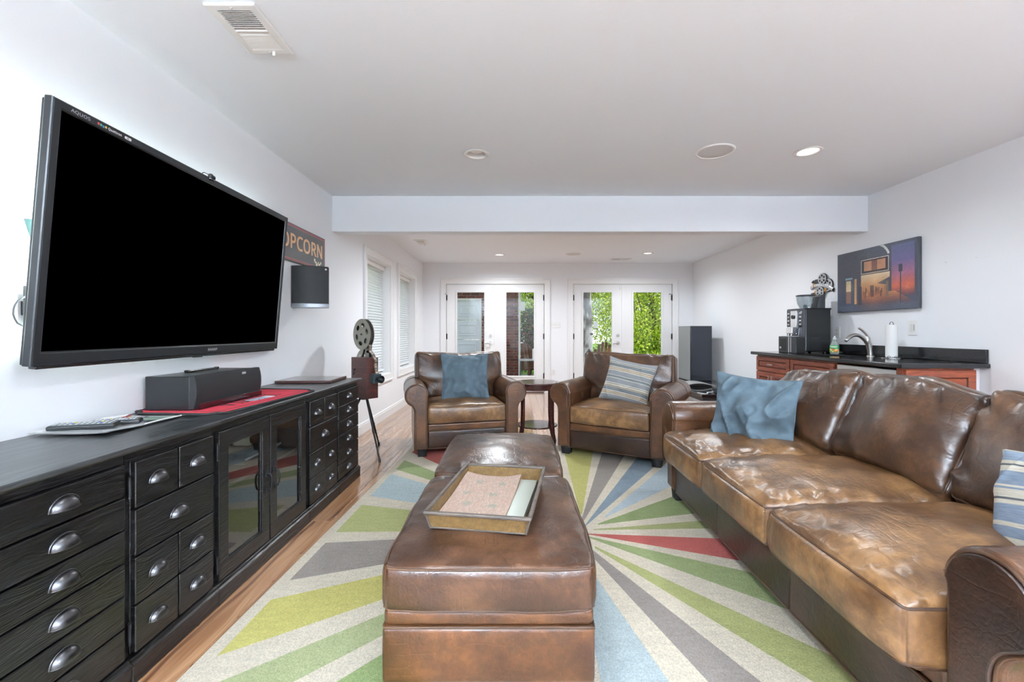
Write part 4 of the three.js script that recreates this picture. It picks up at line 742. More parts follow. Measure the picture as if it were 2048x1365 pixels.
{
  const [t, w, f] = cabinet('black console cabinet with two glass doors reflecting the rug', 1.865, 2.685, true), W = (w - 0.04) / 2;
  for (const s of [-1, 1]) {
    const x0 = s < 0 ? -W - 0.002 : 0.004, x1 = x0 + W - 0.004;
    const d = part(t, 'door', frame(x0, x1, Y0, Y1, 0.062, 0.062, 0.07, 0.07, 0.022, 0.003).translate(0, 0, f - 0.003), M.blackWood);
    part(d, 'inner_bead', frame(x0 + 0.058, x1 - 0.058, Y0 + 0.066, Y1 - 0.066, 0.008, 0.008, 0.008, 0.008, 0.012, 0.003).translate(0, 0, f - 0.001), M.blackWood);
    part(d, 'glass_pane', new THREE.PlaneGeometry(W - 0.125, Y1 - Y0 - 0.13).translate((x0 + x1) / 2, (Y0 + Y1) / 2, f + 0.006), mat({ color: 0xffffff, roughness: 0, transmission: 1, thickness: 0, ior: 2.33 }));
    const hx = s < 0 ? x1 - 0.03 : x0 + 0.03, hz = f + 0.019;
    part(d, 'handle', [rbx(0.018, 0.03, 0.005, hx, 0.45, hz + 0.002, 0.002), rbx(0.018, 0.03, 0.005, hx, 0.365, hz + 0.002, 0.002), tube([[hx, 0.45, hz + 0.004], [hx, 0.447, hz + 0.02], [hx, 0.43, hz + 0.027], [hx, 0.4075, hz + 0.029], [hx, 0.385, hz + 0.027], [hx, 0.368, hz + 0.02], [hx, 0.365, hz + 0.004]], 0.0048, 28, 8)], M.darkMetal);
    const ex = s < 0 ? x0 - 0.006 : x1 + 0.006;
    for (const y of [0.17, 0.66]) part(t, 'hinge', [cyl(0.005, 0.005, 0.065, ex, y, f + 0.014, 10), cyl(0.003, 0.005, 0.006, ex, y + 0.0355, f + 0.014, 10), cyl(0.005, 0.003, 0.006, ex, y - 0.0355, f + 0.014, 10)], M.darkMetal);
  }
  part(t, 'shelf', bx(w - 0.04, 0.018, 0.4, 0, 0.46, 0.235, 0.001), M.darkInside);
  const av = thing('media_player', 'silver-trimmed media player on the shelf behind the right glass door', 'media player', [XL + 0.22, 0.4695, -2.47], PI / 2);
  part(av, 'case', rbx(0.34, 0.055, 0.26, 0, 0.034, 0, 0.004), M.black); part(av, 'front_strip', rbx(0.345, 0.012, 0.01, 0, 0.034, 0.134, 0.003), M.steel); part(av, 'display', bx(0.09, 0.014, 0.003, 0.02, 0.05, 0.131, 0.001), M.blackGloss);
  for (const x of [-0.14, 0.14]) part(av, 'foot', cyl(0.012, 0.012, 0.007, x, 0.0035, 0.1, 12), M.blackMatt);
}
cardDoorCabinet('black cabinet door of mock drawer fronts, between the glass doors and the farthest drawers', 2.685, 3.14, 1);
drawerCabinet('black six-drawer cabinet at the end of the console beside the reel camera', 3.14, 3.565);
[[1.01, 1.865, 'black wooden top over the nearest two console cabinets, holding the remotes'], [1.865, 2.685, 'black wooden top over the glass-door cabinet, under the center speaker'], [2.685, 3.582, 'black wooden top over the farthest two console cabinets, holding the flat album']].forEach(([a, b, l]) => {
  const s = poly([[0, 0.772], [FACE - 0.004, 0.772], [FACE + 0.002, 0.777], [FACE + 0.006, 0.781], [FACE + 0.008, 0.783], [FACE + 0.018, 0.7845], [FACE + 0.02, 0.788], [FACE + 0.02, 0.797], [FACE + 0.017, 0.8], [0, 0.8]]);
  const t = solo('console_worktop', boxUV(extrude(s, b - a - 0.0015, 0).rotateY(-PI / 2).translate((b - a) / 2, 0, 0), rnd() * 3, rnd()), M.blackWoodTop, l, 'console top', 'black tops of the console');
  t.position.set(XL + 0.002, 0, -(a + b) / 2); t.rotation.y = PI / 2;
});

// ---------------------------------------------------------------- television on its wall bracket
{
  const t = thing('television', 'large black flat television tilted forward on the wall above the console', 'television', [-1.685, 1.527, -2.337], PI / 2 + 0.021), W = 1.638, H = 0.965, a = W / 2, b = H / 2;
  t.rotation.x = 0.083;
  part(t, 'bezel', frame(-a, a, -b + 0.012, b, 0.034, 0.03, 0.05, 0.034, 0.034, 0.006).translate(0, 0, -0.02), M.bezel);
  part(t, 'screen', bx(W - 0.066, H - 0.096, 0.008, 0.002, 0.014, 0.001, 0), M.screen);
  part(t, 'screen_edge', frame(-a + 0.03, a - 0.026, -b + 0.058, b - 0.03, 0.006, 0.006, 0.006, 0.006, 0.004, 0.001).translate(0, 0, 0.005), M.blackGloss);
  part(t, 'rear_shell', [rbx(W - 0.01, H - 0.02, 0.012, 0, 0.004, -0.026, 0.005), rbx(1.25, 0.7, 0.022, 0, -0.02, -0.04, 0.009)], M.black);
  part(t, 'lower_lip', [rbx(W - 0.05, 0.014, 0.03, 0, -b + 0.006, -0.008, 0.005), bx(0.07, 0.006, 0.012, 0.02, -b - 0.001, 0.002, 0.002)], M.blackGloss);
  const label = (name, w, h, x, y, draw) => part(t, name, new THREE.PlaneGeometry(w, h).translate(x, y, 0.0145), mat({ map: canvasTex(Math.round(w * 4000), Math.round(h * 4000), draw), roughness: 0.36 }));
  const bg = (c, w, h) => { c.fillStyle = 'rgb(25,27,30)'; c.fillRect(0, 0, w, h); };
  label('maker_lettering', 0.13, 0.026, 0.12, -b + 0.036, (c, w, h) => { bg(c, w, h); c.fillStyle = '#c9cbd0'; c.font = 'bold 76px sans-serif'; c.textAlign = 'center'; c.textBaseline = 'middle'; c.save(); c.translate(w / 2, h / 2); c.scale(1.35, 1); c.fillText('SHARP', 0, 0); c.restore(); });
  label('series_lettering', 0.1, 0.024, -a + 0.1, b - 0.018, (c, w, h) => { bg(c, w, h); c.fillStyle = '#b9bec4'; c.font = '64px sans-serif'; c.textAlign = 'center'; c.textBaseline = 'middle'; c.save(); c.translate(w / 2, h / 2); c.scale(1.4, 1); c.fillText('AQUOS', 0, 2); c.restore(); });
  label('panel_lettering', 0.17, 0.024, -a + 0.245, b - 0.018, (c, w, h) => {
    bg(c, w, h); ['#d8474b', '#58b79a', '#3d8fc4', '#e8b93c'].forEach((k, i) => { c.fillStyle = k; c.beginPath(); c.arc(38 + i * 42, h / 2 + (i === 2 ? 9 : i === 0 ? -2 : 0), 19, 0, 7); c.fill(); });
    c.fillStyle = '#e6e8ea'; c.font = 'bold 56px sans-serif'; c.textBaseline = 'middle'; c.fillText('Quattron', 200, h / 2); c.beginPath(); c.roundRect(500, 28, 130, 44, 18); c.fill(); c.fillStyle = 'rgb(25,27,30)'; c.font = 'bold 40px sans-serif'; c.fillText('3D', 536, h / 2 + 2);
  });
  // bias-light strips on the back, aimed at the wall
  for (const [w, h, x, y] of [[1.4, 0.012, 0, 0.40], [1.4, 0.012, 0, -0.42], [0.012, 0.78, -0.785, 0], [0.012, 0.78, 0.785, 0]]) {
    part(t, 'light_strip', bx(w, h, 0.006, x, y, -0.036, 0.001), M.stripGlow);
    const l = new THREE.RectAreaLight(new THREE.Color(0.84, 1, 0.97), x < 0 ? 95 : 44, w, h); l.position.set(x, y, -0.041); t.add(l);   // a RectAreaLight shines along its local -z
  }
  const m = thing('wall_mount', 'black television bracket and arms behind the screen', 'wall mount', [XL, 1.5, -2.3], PI / 2);
  part(m, 'wall_plate', rbx(0.5, 0.3, 0.012, 0, 0, 0.006, 0.003), M.darkMetal);
  for (const s of [-1, 1]) part(m, 'arm', rbx(0.03, 0.5, 0.006, s * 0.2, 0, 0.016, 0.002), M.darkMetal);
  const tri = poly([[0, 0], [0.055, 0.0], [0.055, -0.012], [0.028, -0.035], [0.05, -0.16], [0.04, -0.16]]);
  const br = solo('corner_bracket', boxUV(extrude(tri, 0.008, 0.001)), mat({ color: rgb(24, 58, 54), roughness: 0.5 }), 'small dark green triangular bracket sticking out behind the television', 'bracket');
  br.position.set(-1.745, 1.582, -1.545); br.rotation.y = 0.55;
  const loop = []; for (let i = 0; i <= 26; i++) { const q = i / 26 * 2 * PI * 1.4 + 0.6; loop.push([-1.724 + 0.026 * Math.cos(q), 1.395 + 0.045 * Math.sin(q), -1.575 - 0.002 * i]); }
  solo('cable_loop', tube(loop, 0.0035, 90, 7), M.darkGrey, 'looped grey cable behind the edge of the television', 'cable');
  const ps = thing('power_strip', 'vertical black power strip on the wall behind the television', 'power strip', [XL + 0.04, 1.265, -1.575], PI / 2);
  part(ps, 'body', rbx(0.05, 0.16, 0.035, 0, 0, 0, 0.004), M.black); part(ps, 'mount_post', bx(0.02, 0.05, 0.03, 0, 0, -0.027, 0.001), M.black);
  for (let k = 0; k < 6; k++) part(ps, 'socket', rbx(0.03, 0.016, 0.004, 0, 0.06 - k * 0.024, 0.0185, 0.0019), M.darkGrey);
  solo('power_cable', tube([[-1.745, 1.31, -1.555], [-1.752, 1.28, -1.525], [-1.752, 1.23, -1.52], [-1.745, 1.195, -1.56], [-1.748, 1.15, -1.8], [-1.74, 1.1, -2.0], [-1.755, 1.2, -2.2], [-1.757, 1.36, -2.2]], 0.0032, 60, 7), M.darkGrey, 'thin dark cord curling from the power strip', 'cord');
  const w = thing('webcam', 'small black webcam perched on the top edge of the television', 'webcam', [-1.632, 1.995, -2.335], PI / 2 + 0.3);
  part(w, 'housing', rbx(0.042, 0.036, 0.024, 0, 0.012, 0, 0.009), M.blackGloss); part(w, 'lens', cylZ(0.009, 0.008, 0, 0.012, 0.013, 20), M.blackMatt); part(w, 'clip', [bx(0.026, 0.005, 0.05, 0, -0.005, -0.02, 0.001), bx(0.026, 0.03, 0.004, 0, -0.012, -0.045, 0.001)], M.black); part(w, 'cable', tube([[0.01, 0.02, -0.01], [0.02, 0.036, -0.025], [0.0, 0.034, -0.04], [-0.01, -0.02, -0.05]], 0.002, 20, 6), M.black);
}

// ---------------------------------------------------------------- things on the console
const TOP = 0.8;
{
  const mt = canvasTex(512, 1024, (c, w, h) => {
    c.fillStyle = '#c8283c'; c.fillRect(0, 0, w, h);
    for (let i = 0; i < 30000; i++) { c.fillStyle = rnd() > 0.5 ? 'rgba(255,120,120,0.10)' : 'rgba(80,0,10,0.12)'; c.fillRect(rnd() * w, rnd() * h, 3, 2); }
    c.strokeStyle = '#1c1214'; c.lineWidth = 7; c.strokeRect(70, 90, w - 140, h - 180); c.lineWidth = 3; c.strokeRect(86, 106, w - 172, h - 212);
    c.save(); c.translate(w / 2, h / 2); c.rotate(-PI / 2); c.fillStyle = '#1c1214'; c.textAlign = 'center'; c.textBaseline = 'middle'; c.font = 'bold 150px serif'; c.fillText('ADMIT', 0, -70); c.fillText('ONE', 0, 80); c.restore();
  });
  const L = 0.86, W = 0.47, k = 0.07, s = new THREE.Shape();
  const o = (i) => { const a = L / 2 - i, b = W / 2 - i, q = k; return [[-a + q, -b], [a - q, -b], [a - q * 0.55, -b + q * 0.55], [a, -b + q], [a, b - q], [a - q * 0.55, b - q * 0.55], [a - q, b], [-a + q, b], [-a + q * 0.55, b - q * 0.55], [-a, b - q], [-a, -b + q], [-a + q * 0.55, -b + q * 0.55]]; };
  const t = thing('ticket_mat', 'red ticket-shaped mat with black border and lettering, under the center speaker', 'mat', [-1.53, TOP, -2.4], PI / 2 - 0.08);
  const field = extrude(poly(o(0.012)), 0.005).rotateX(-PI / 2).translate(0, 0.001, 0), p = field.attributes.position, u = field.attributes.uv;
  for (let i = 0; i < p.count; i++) u.setXY(i, 0.5 - p.getZ(i) / W, 0.5 + p.getX(i) / L);
  part(t, 'field', field, mat({ map: mt, roughness: 1 }));
  part(t, 'border', tube(o(0.008).map(([x, y]) => [x, 0.006, y]), 0.0075, 160, 8, true, 0.2).scale(1, 0.75, 1).translate(0, 0.0015, 0), mat({ color: rgb(28, 28, 26), roughness: 1 }));
}
{
  const t = thing('center_speaker', 'long black center speaker standing on the red mat', 'speaker', [XL + 0.03, TOP + 0.0075, -2.315], PI / 2 - 0.02), Wd = 0.51;
  part(t, 'cabinet', rbx(Wd, 0.16, 0.215, 0, 0.08, 0.1075, 0.004), mat({ color: rgb(16, 17, 18), roughness: 0.35 }));
  const gs = new THREE.Shape(); gs.moveTo(0, 0.004); gs.lineTo(0.016, 0.004); gs.quadraticCurveTo(0.046, 0.085, 0.02, 0.164); gs.lineTo(0, 0.164); gs.closePath();
  part(t, 'grille', boxUV(extrude(gs, Wd, 0.003).rotateY(-PI / 2).translate(Wd / 2, 0, 0.2155)), M.blackMatt);
  part(t, 'glass_foot', rbx(Wd - 0.02, 0.03, 0.006, 0, 0.0155, 0.252, 0.002), mat({ color: rgb(90, 40, 46), roughness: 0.06, transmission: 0.75, thickness: 0 }));
  part(t, 'badge', rbx(0.03, 0.012, 0.004, 0.1, 0.145, 0.2435, 0.0015), M.steel);
  const b = thing('sensor_bar', 'thin black sensor bar lying on top of the center speaker', 'sensor bar', [XL + 0.075, TOP + 0.168, -2.37], PI / 2 + 0.03);
  part(b, 'bar', rbx(0.24, 0.011, 0.022, 0, 0.006, 0, 0.004), M.blackGloss); for (const s of [-1, 1]) part(b, 'end_cap', rbx(0.016, 0.013, 0.024, s * 0.115, 0.0065, 0, 0.004), M.black);
}
{
  const t = solo('printed_card', chamfer(0.17, 0.003, 0.055, 0.001), mat({ map: canvasTex(256, 96, (c, w, h) => { c.fillStyle = '#c9cedb'; c.fillRect(0, 0, w, h); c.fillStyle = '#5a658c'; for (let i = 0; i < 40; i++) c.fillRect(rnd() * w, rnd() * h, 8 + rnd() * 30, 5); c.fillStyle = '#eef0f4'; c.fillRect(w * 0.72, 0, w * 0.28, h); }), roughness: 0.3 }), 'small pale printed card lying on the red mat before the speaker', 'card');
  const p = t.geometry.attributes.position, u = t.geometry.attributes.uv; for (let i = 0; i < p.count; i++) u.setXY(i, p.getX(i) / 0.17 + 0.5, p.getZ(i) / 0.055 + 0.5);
  t.position.set(-1.425, TOP + 0.0085, -2.43); t.rotation.y = PI / 2 - 0.1;
}
{
  const t = thing('album', 'thin dark brown album lying flat at the far end of the console', 'album', [-1.57, TOP, -3.36], 0.05);
  part(t, 'cover', rbx(0.40, 0.007, 0.34, 0, 0.0165, 0, 0.003), mat({ color: rgb(132, 128, 124), roughness: 0.18 })); part(t, 'pages', bx(0.385, 0.006, 0.325, 0, 0.01, 0, 0), M.offWhite); part(t, 'back_cover', rbx(0.40, 0.007, 0.34, 0, 0.0035, 0, 0.003), mat({ color: rgb(60, 34, 28), roughness: 0.4 }));
  part(t, 'spine', rbx(0.014, 0.0215, 0.344, 0.197, 0.0108, 0, 0.005), mat({ color: rgb(62, 36, 30), roughness: 0.4 })); part(t, 'front_edge', rbx(0.40, 0.019, 0.006, 0, 0.0105, 0.169, 0.002), mat({ color: rgb(58, 32, 28), roughness: 0.4 }));
}
{
  // curled glossy magazine with two remotes on it
  const t = thing('magazine', 'open glossy magazine with curled white edges under the remotes', 'magazine', [-1.625, TOP, -1.765], 0);
  const mg = (w, d, lift, sgn) => { const g = new THREE.PlaneGeometry(w, d, 20, 16).rotateX(-PI / 2), p = g.attributes.position; for (let i = 0; i < p.count; i++) { const x = p.getX(i), z = p.getZ(i); p.setY(i, 0.003 + lift * Math.pow(Math.abs(2 * x / w), 3) + 0.012 * smooth(0.02, d / 2, z) * (sgn > 0 ? 0.7 : 0.2)); } g.computeVertexNormals(); return g; };
  const pg = canvasTex(512, 640, (c, w, h) => { c.fillStyle = '#e9ebec'; c.fillRect(0, 0, w, h); c.fillStyle = '#59605f'; c.fillRect(24, 24, w - 48, h * 0.42); c.fillStyle = '#a8c0ae'; c.fillRect(w * 0.5, 24, w * 0.44, h * 0.22); c.fillStyle = '#b33a3a'; c.fillRect(60, h * 0.36, 150, 60); c.fillStyle = '#8b9090'; for (let i = 0; i < 16; i++) c.fillRect(40, h * 0.52 + i * 18, w - 80 - rnd() * 90, 7); });
  part(t, 'pages', mg(0.27, 0.37, 0.004, 1), mat({ map: pg, roughness: 0.2, side: THREE.DoubleSide }));
  part(t, 'cover', mg(0.282, 0.382, 0.005, 1).translate(0, -0.0022, 0.001), mat({ color: rgb(226, 226, 222), roughness: 0.25, side: THREE.DoubleSide }));
  part(t, 'folded_leaf', tube([[0.138, 0.01, 0.02], [0.142, 0.012, -0.06], [0.138, 0.008, -0.17]], 0.003, 20, 6), M.white);
  function remote(label, p, turn, L, W, cols, tilt) {
    const r = thing('remote_control', label, 'remote control', p, turn, 'remotes on the magazine'); r.rotation.x = tilt;
    part(r, 'body', rbx(L, 0.018, W, 0, 0.009, 0, 0.0065), M.black); part(r, 'faceplate', rbx(L - 0.014, 0.003, W - 0.012, 0, 0.0185, 0, 0.0014), mat({ color: rgb(70, 73, 75), roughness: 0.3 }));
    const g = chamfer(0.009, 0.003, 0.007, 0.001), ms = cols.map((c) => mat({ color: rgb(...c), roughness: 0.4 }));
    for (let i = 0; i < 11; i++) for (let j = 0; j < 3; j++) { const m = part(r, 'button', g, ms[(i === 3 || i === 8) ? (i + j) % ms.length : 0]); m.position.set(-L / 2 + 0.02 + i * (L - 0.04) / 10, 0.021, (j - 1) * 0.0125); }
  }
  const cc = [[176, 178, 178], [190, 60, 60], [70, 150, 90], [220, 190, 70], [70, 110, 180]];
  remote('longer black remote with coloured buttons, at the front of the magazine', [-1.64, TOP + 0.012, -1.655], 0.28, 0.21, 0.05, cc, 0.06);
  remote('shorter black remote behind the longer one on the magazine', [-1.6, TOP + 0.009, -1.745], 0.42, 0.16, 0.045, cc, 0.05);
  const wc = thing('folded_paper', 'small folded white paper lying behind the remotes', 'paper', [-1.67, TOP + 0.012, -1.80], 0.5); part(wc, 'sheet', [bx(0.09, 0.003, 0.06, 0, 0.008, 0, 0.001).rotateX(-0.12), bx(0.085, 0.002, 0.055, 0.01, 0.014, 0.004, 0.0005).rotateZ(0.1)], M.white); part(wc, 'red_band', bx(0.02, 0.003, 0.08, 0.045, 0.0125, 0.0, 0.001), mat({ color: rgb(176, 48, 48), roughness: 0.4 }));
}

// ---------------------------------------------------------------- sign, wall speaker, reel camera
{
  const L = 0.91, H = 0.3, t = thing('popcorn_sign', 'dark wall sign with glowing bulb lettering that reads POPCORN', 'sign', [XL + 0.001, 1.885, -3.565], PI / 2);
  const tex = canvasTex(1536, 512, (c, w, h) => {
    const g = c.createLinearGradient(0, 0, w, h); g.addColorStop(0, '#504d4e'); g.addColorStop(0.5, '#626365'); g.addColorStop(1, '#57585a'); c.fillStyle = g; c.fillRect(0, 0, w, h);
    c.strokeStyle = '#a8484c'; c.lineWidth = 14; c.strokeRect(20, 18, w - 40, h - 36); c.lineWidth = 5; c.strokeStyle = '#c77b7b'; c.strokeRect(36, 34, w - 72, h - 68);
    c.textAlign = 'center'; c.textBaseline = 'middle'; c.font = '236px sans-serif'; c.save(); c.translate(w / 2, h * 0.46); c.scale(1.3, 1.16); c.lineJoin = 'round'; c.strokeStyle = '#b5602c'; c.lineWidth = 13; c.strokeText('POPCORN', 0, 0); c.fillStyle = '#e9b27c'; c.fillText('POPCORN', 0, 0); c.setLineDash([2, 13]); c.lineCap = 'round'; c.strokeStyle = '#fff1d2'; c.lineWidth = 9; c.strokeText('POPCORN', 0, 0); c.restore();
    c.setLineDash([]); for (const [x, y, r] of [[1210, 400, 46], [1330, 430, 36], [1265, 440, 34], [1390, 410, 26]]) for (let i = 0; i < 9; i++) { c.fillStyle = ['#f1ead0', '#d9cfa8', '#fffbe8'][i % 3]; c.beginPath(); c.arc(x + rr(-r, r) * 0.7, y + rr(-r, r) * 0.6, r * rr(0.25, 0.5), 0, 7); c.fill(); }
  });
  part(t, 'panel', rbx(L, H, 0.018, 0, 0, 0.009, 0.003), mat({ color: rgb(58, 52, 52), roughness: 0.5 }));
  part(t, 'printed_face', new THREE.PlaneGeometry(L - 0.008, H - 0.008).translate(0, 0, 0.0185), mat({ map: tex, roughness: 0.35 }));
}
{
  const t = thing('wall_speaker', 'black curved speaker mounted on the wall beside the television, silver lower edge', 'speaker', [-1.65, 1.372, -3.50], 0.30), W = 0.27;
  const prof = (y0, y1, grow = 0) => { const s = new THREE.Shape(); s.moveTo(-W / 2 - grow, -0.07); s.lineTo(-W / 2 - grow, 0.02); s.quadraticCurveTo(0, 0.098 + grow, W / 2 + grow, 0.02); s.lineTo(W / 2 + grow, -0.03); s.lineTo(0.03, -0.10); s.closePath(); return boxUV(extrude(s, y1 - y0, 0.003, 2, 24).rotateX(PI / 2).translate(0, y1, 0)); };
  part(t, 'cabinet', prof(0.034, 0.333), M.blackMatt); part(t, 'lower_band', prof(0.0, 0.034, 0.001), mat({ color: rgb(150, 154, 160), roughness: 0.35, metalness: 0.7 }));
  part(t, 'badge', new THREE.SphereGeometry(0.008, 12, 8).scale(1, 1, 0.4).translate(0.118, 0.31, 0.032), M.white);
  part(t, 'wall_bracket', rod([-0.05, 0.17, -0.06], [-0.115, 0.17, -0.02], 0.018), M.black);
}
{
  const t = thing('reel_camera', 'vintage style wooden film camera with metal reels on a tripod', 'film camera', [-1.45, 0, -4.18], 0.89);
  const by = 0.55, bh = 0.385;
  part(t, 'wooden_box', rbx(0.127, bh, 0.26, 0, by + bh / 2, 0, 0.004), M.mahogany);
  const reel = (r) => {
    const s = new THREE.Shape(); s.absarc(0, 0, r, 0, 2 * PI, false);
    for (let k = 0; k < 6; k++) { const a = k / 6 * 2 * PI + 0.3, h = new THREE.Path(); h.absellipse(0.6 * r * Math.cos(a), 0.6 * r * Math.sin(a), r * 0.19, r * 0.14, 0, 2 * PI, true, a + PI / 2); s.holes.push(h); }
    const c = new THREE.Path(); c.absarc(0, 0, r * 0.055, 0, 2 * PI, true); s.holes.push(c);
    return merge([boxUV(extrude(s, 0.005, 0.001, 1, 20).translate(0, 0, 0.017)), boxUV(extrude(s, 0.005, 0.001, 1, 20).translate(0, 0, -0.022)), lathe([[r * 0.3, -0.017], [r * 0.3, 0.017]], 32).rotateX(PI / 2)]).rotateY(-PI / 2);
  };
  const rm = mat({ color: rgb(150, 148, 136), roughness: 0.4, metalness: 0.75 });
  const up = part(t, 'film_reel', reel(0.148), rm, 'upper reel'); up.position.set(-0.02, 1.155, 0.015);
  part(up, 'film_roll', lathe([[0.119, -0.015], [0.13, -0.015], [0.141, -0.012], [0.141, 0.012], [0.13, 0.015], [0.119, 0.015], [0.119, -0.015]], 40).rotateX(PI / 2).rotateY(-PI / 2).scale(1, 0.98, 0.98), mat({ color: rgb(46, 40, 36), roughness: 0.35 }));
  part(up, 'hub_pin', cylX(0.008, 0.06, 0, 0, 0, 12), M.darkMetal);
  const lo = part(t, 'film_reel', reel(0.145), rm, 'lower reel behind the box'); lo.position.set(0.085, 0.87, -0.115);
  part(t, 'reel_support', [tube([[-0.0, by + bh - 0.004, -0.04], [-0.0, 0.99, -0.01], [-0.0, 1.06, 0.01], [0.0, 1.155, 0.015]], 0.009, 24, 8), tube([[0.05, by + bh - 0.004, 0.02], [0.03, 0.985, 0.04], [-0.005, 0.99, 0.06]], 0.014, 20, 8)], M.darkMetal);
  const fp = new THREE.CatmullRomCurve3([V(-0.02, 1.06, 0.115), V(-0.01, 1.0, 0.12), V(0.005, 0.955, 0.138), V(0.02, 0.93, 0.15), V(0.025, 0.87, 0.148), V(0.03, 0.8, 0.155), V(0.04, 0.77, 0.185), V(0.055, 0.765, 0.21)]);
  const g = new THREE.PlaneGeometry(1, 1, 40, 1), p = g.attributes.position, u = g.attributes.uv; for (let i = 0; i < p.count; i++) { const q = fp.getPointAt(clamp(u.getX(i))); p.setXYZ(i, q.x + (u.getY(i) - 0.5) * 0.036 + 0.003 * Math.sin(u.getX(i) * 26), q.y, q.z + 0.006 * Math.sin(u.getX(i) * 30)); } g.computeVertexNormals();
  part(t, 'film_strip', g, mat({ side: THREE.DoubleSide, roughness: 0.3, map: canvasTex(512, 64, (c, w, h) => { c.fillStyle = '#241f1c'; c.fillRect(0, 0, w, h); for (let i = 0; i < 40; i++) { c.fillStyle = '#e8e4dc'; c.fillRect(i * 13 + 3, 4, 6, 8); c.fillRect(i * 13 + 3, h - 12, 6, 8); if (i % 3 === 0) { c.fillStyle = '#b9a48c'; c.fillRect(i * 13 + 2, 18, 33, 28); } } }) }));
  part(t, 'lens_housing', rbx(0.085, 0.085, 0.07, 0.012, 0.742, 0.163, 0.004), mat({ color: rgb(40, 52, 54), roughness: 0.45 }));
  part(t, 'lens', lathe([[0.018, 0], [0.02, 0.02], [0.034, 0.055], [0.036, 0.062], [0.031, 0.062], [0.02, 0.03], [0.001, 0.026]], 32).rotateX(PI / 2).translate(0.012, 0.738, 0.196), M.black);
  part(t, 'crank', [rod([-0.064, 0.82, -0.06], [-0.085, 0.82, -0.06], 0.006), rod([-0.083, 0.82, -0.06], [-0.083, 0.78, -0.045], 0.005), new THREE.SphereGeometry(0.009, 12, 8).translate(-0.09, 0.778, -0.045)], M.darkMetal);
  const c = Math.cos(0.89), s = Math.sin(0.89), toL = (x, z) => { const dx = x + 1.45, dz = z + 4.18; return [dx * c - dz * s, dx * s + dz * c]; };
  [[-1.227, -3.93], [-1.70, -4.02], [-1.42, -4.52]].forEach(([x, z], i) => { const [lx, lz] = toL(x, z); const l = part(t, 'tripod_leg', rod([lx, 0.015, lz], [lx * 0.12, by + 0.005, lz * 0.12], 0.0075, 0.0105), M.darkMetal); part(l, 'leg_tip', [rod([lx, 0, lz], [lx * 0.99, 0.03, lz * 0.99], 0.011), rod([lerp(lx, lx * 0.12, 0.42), lerp(0.015, by, 0.42), lerp(lz, lz * 0.12, 0.42)], [lerp(lx, lx * 0.12, 0.47), lerp(0.015, by, 0.47), lerp(lz, lz * 0.12, 0.47)], 0.0115)], M.black); });
  part(t, 'tripod_head', cyl(0.035, 0.045, 0.02, 0, by - 0.009, 0), M.darkMetal);
}

// ---------------------------------------------------------------- side table, tray and its contents
{
  const t = thing('side_table', 'round dark wooden side table between the two armchairs', 'side table', [0.235, 0, -4.78]), R = 0.25;
  part(t, 'table_top', lathe([[0.001, 0.632], [R - 0.012, 0.632], [R - 0.004, 0.628], [R - 0.003, 0.62], [R - 0.012, 0.614], [0.001, 0.614]], 56), mat({ map: rep(mahogany, 0.5, 0.3), roughness: 0.16 }));
  part(t, 'apron', lathe([[R - 0.03, 0.615], [R - 0.03, 0.555], [R - 0.042, 0.555], [R - 0.042, 0.615]], 56), M.mahogany);
  part(t, 'lower_shelf', lathe([[0.001, 0.168], [R - 0.035, 0.168], [R - 0.03, 0.162], [R - 0.035, 0.152], [0.001, 0.152]], 56), mat({ map: rep(mahogany, 0.5, 0.3), roughness: 0.16 }));
  const beads = (r, y, n) => { const l = [], g = new THREE.SphereGeometry(0.0058, 8, 6); for (let i = 0; i < n; i++) l.push(g.clone().translate(r * Math.cos(i / n * 2 * PI), y, r * Math.sin(i / n * 2 * PI))); return merge(l); };
  part(t, 'beaded_edge', beads(R - 0.003, 0.621, 120), M.mahogany); part(t, 'beaded_edge', beads(R - 0.03, 0.158, 104), M.mahogany);
  for (const [sx, sz] of [[-1, 1], [1, 1], [1, -1], [-1, -1]]) {
    const a = 0.155, l = new THREE.Shape(); l.moveTo(0.008, 0.615); l.lineTo(0.042, 0.615); l.lineTo(0.04, 0.3); l.quadraticCurveTo(0.04, 0.12, 0.072, 0.02); l.lineTo(0.048, 0.016); l.quadraticCurveTo(0.012, 0.12, 0.008, 0.3); l.closePath();
    const leg = part(t, 'leg', boxUV(extrude(l, 0.03, 0.004).translate(-0.025, 0, -0.015)).rotateY(-Math.atan2(sz, sx)).translate(sx * a, 0, sz * a), M.mahogany);
    part(leg, 'caster_pad', cyl(0.012, 0.014, 0.018, sx * a + sx * 0.025, 0.009, sz * a + sz * 0.025, 12), M.darkMetal);
  }
}
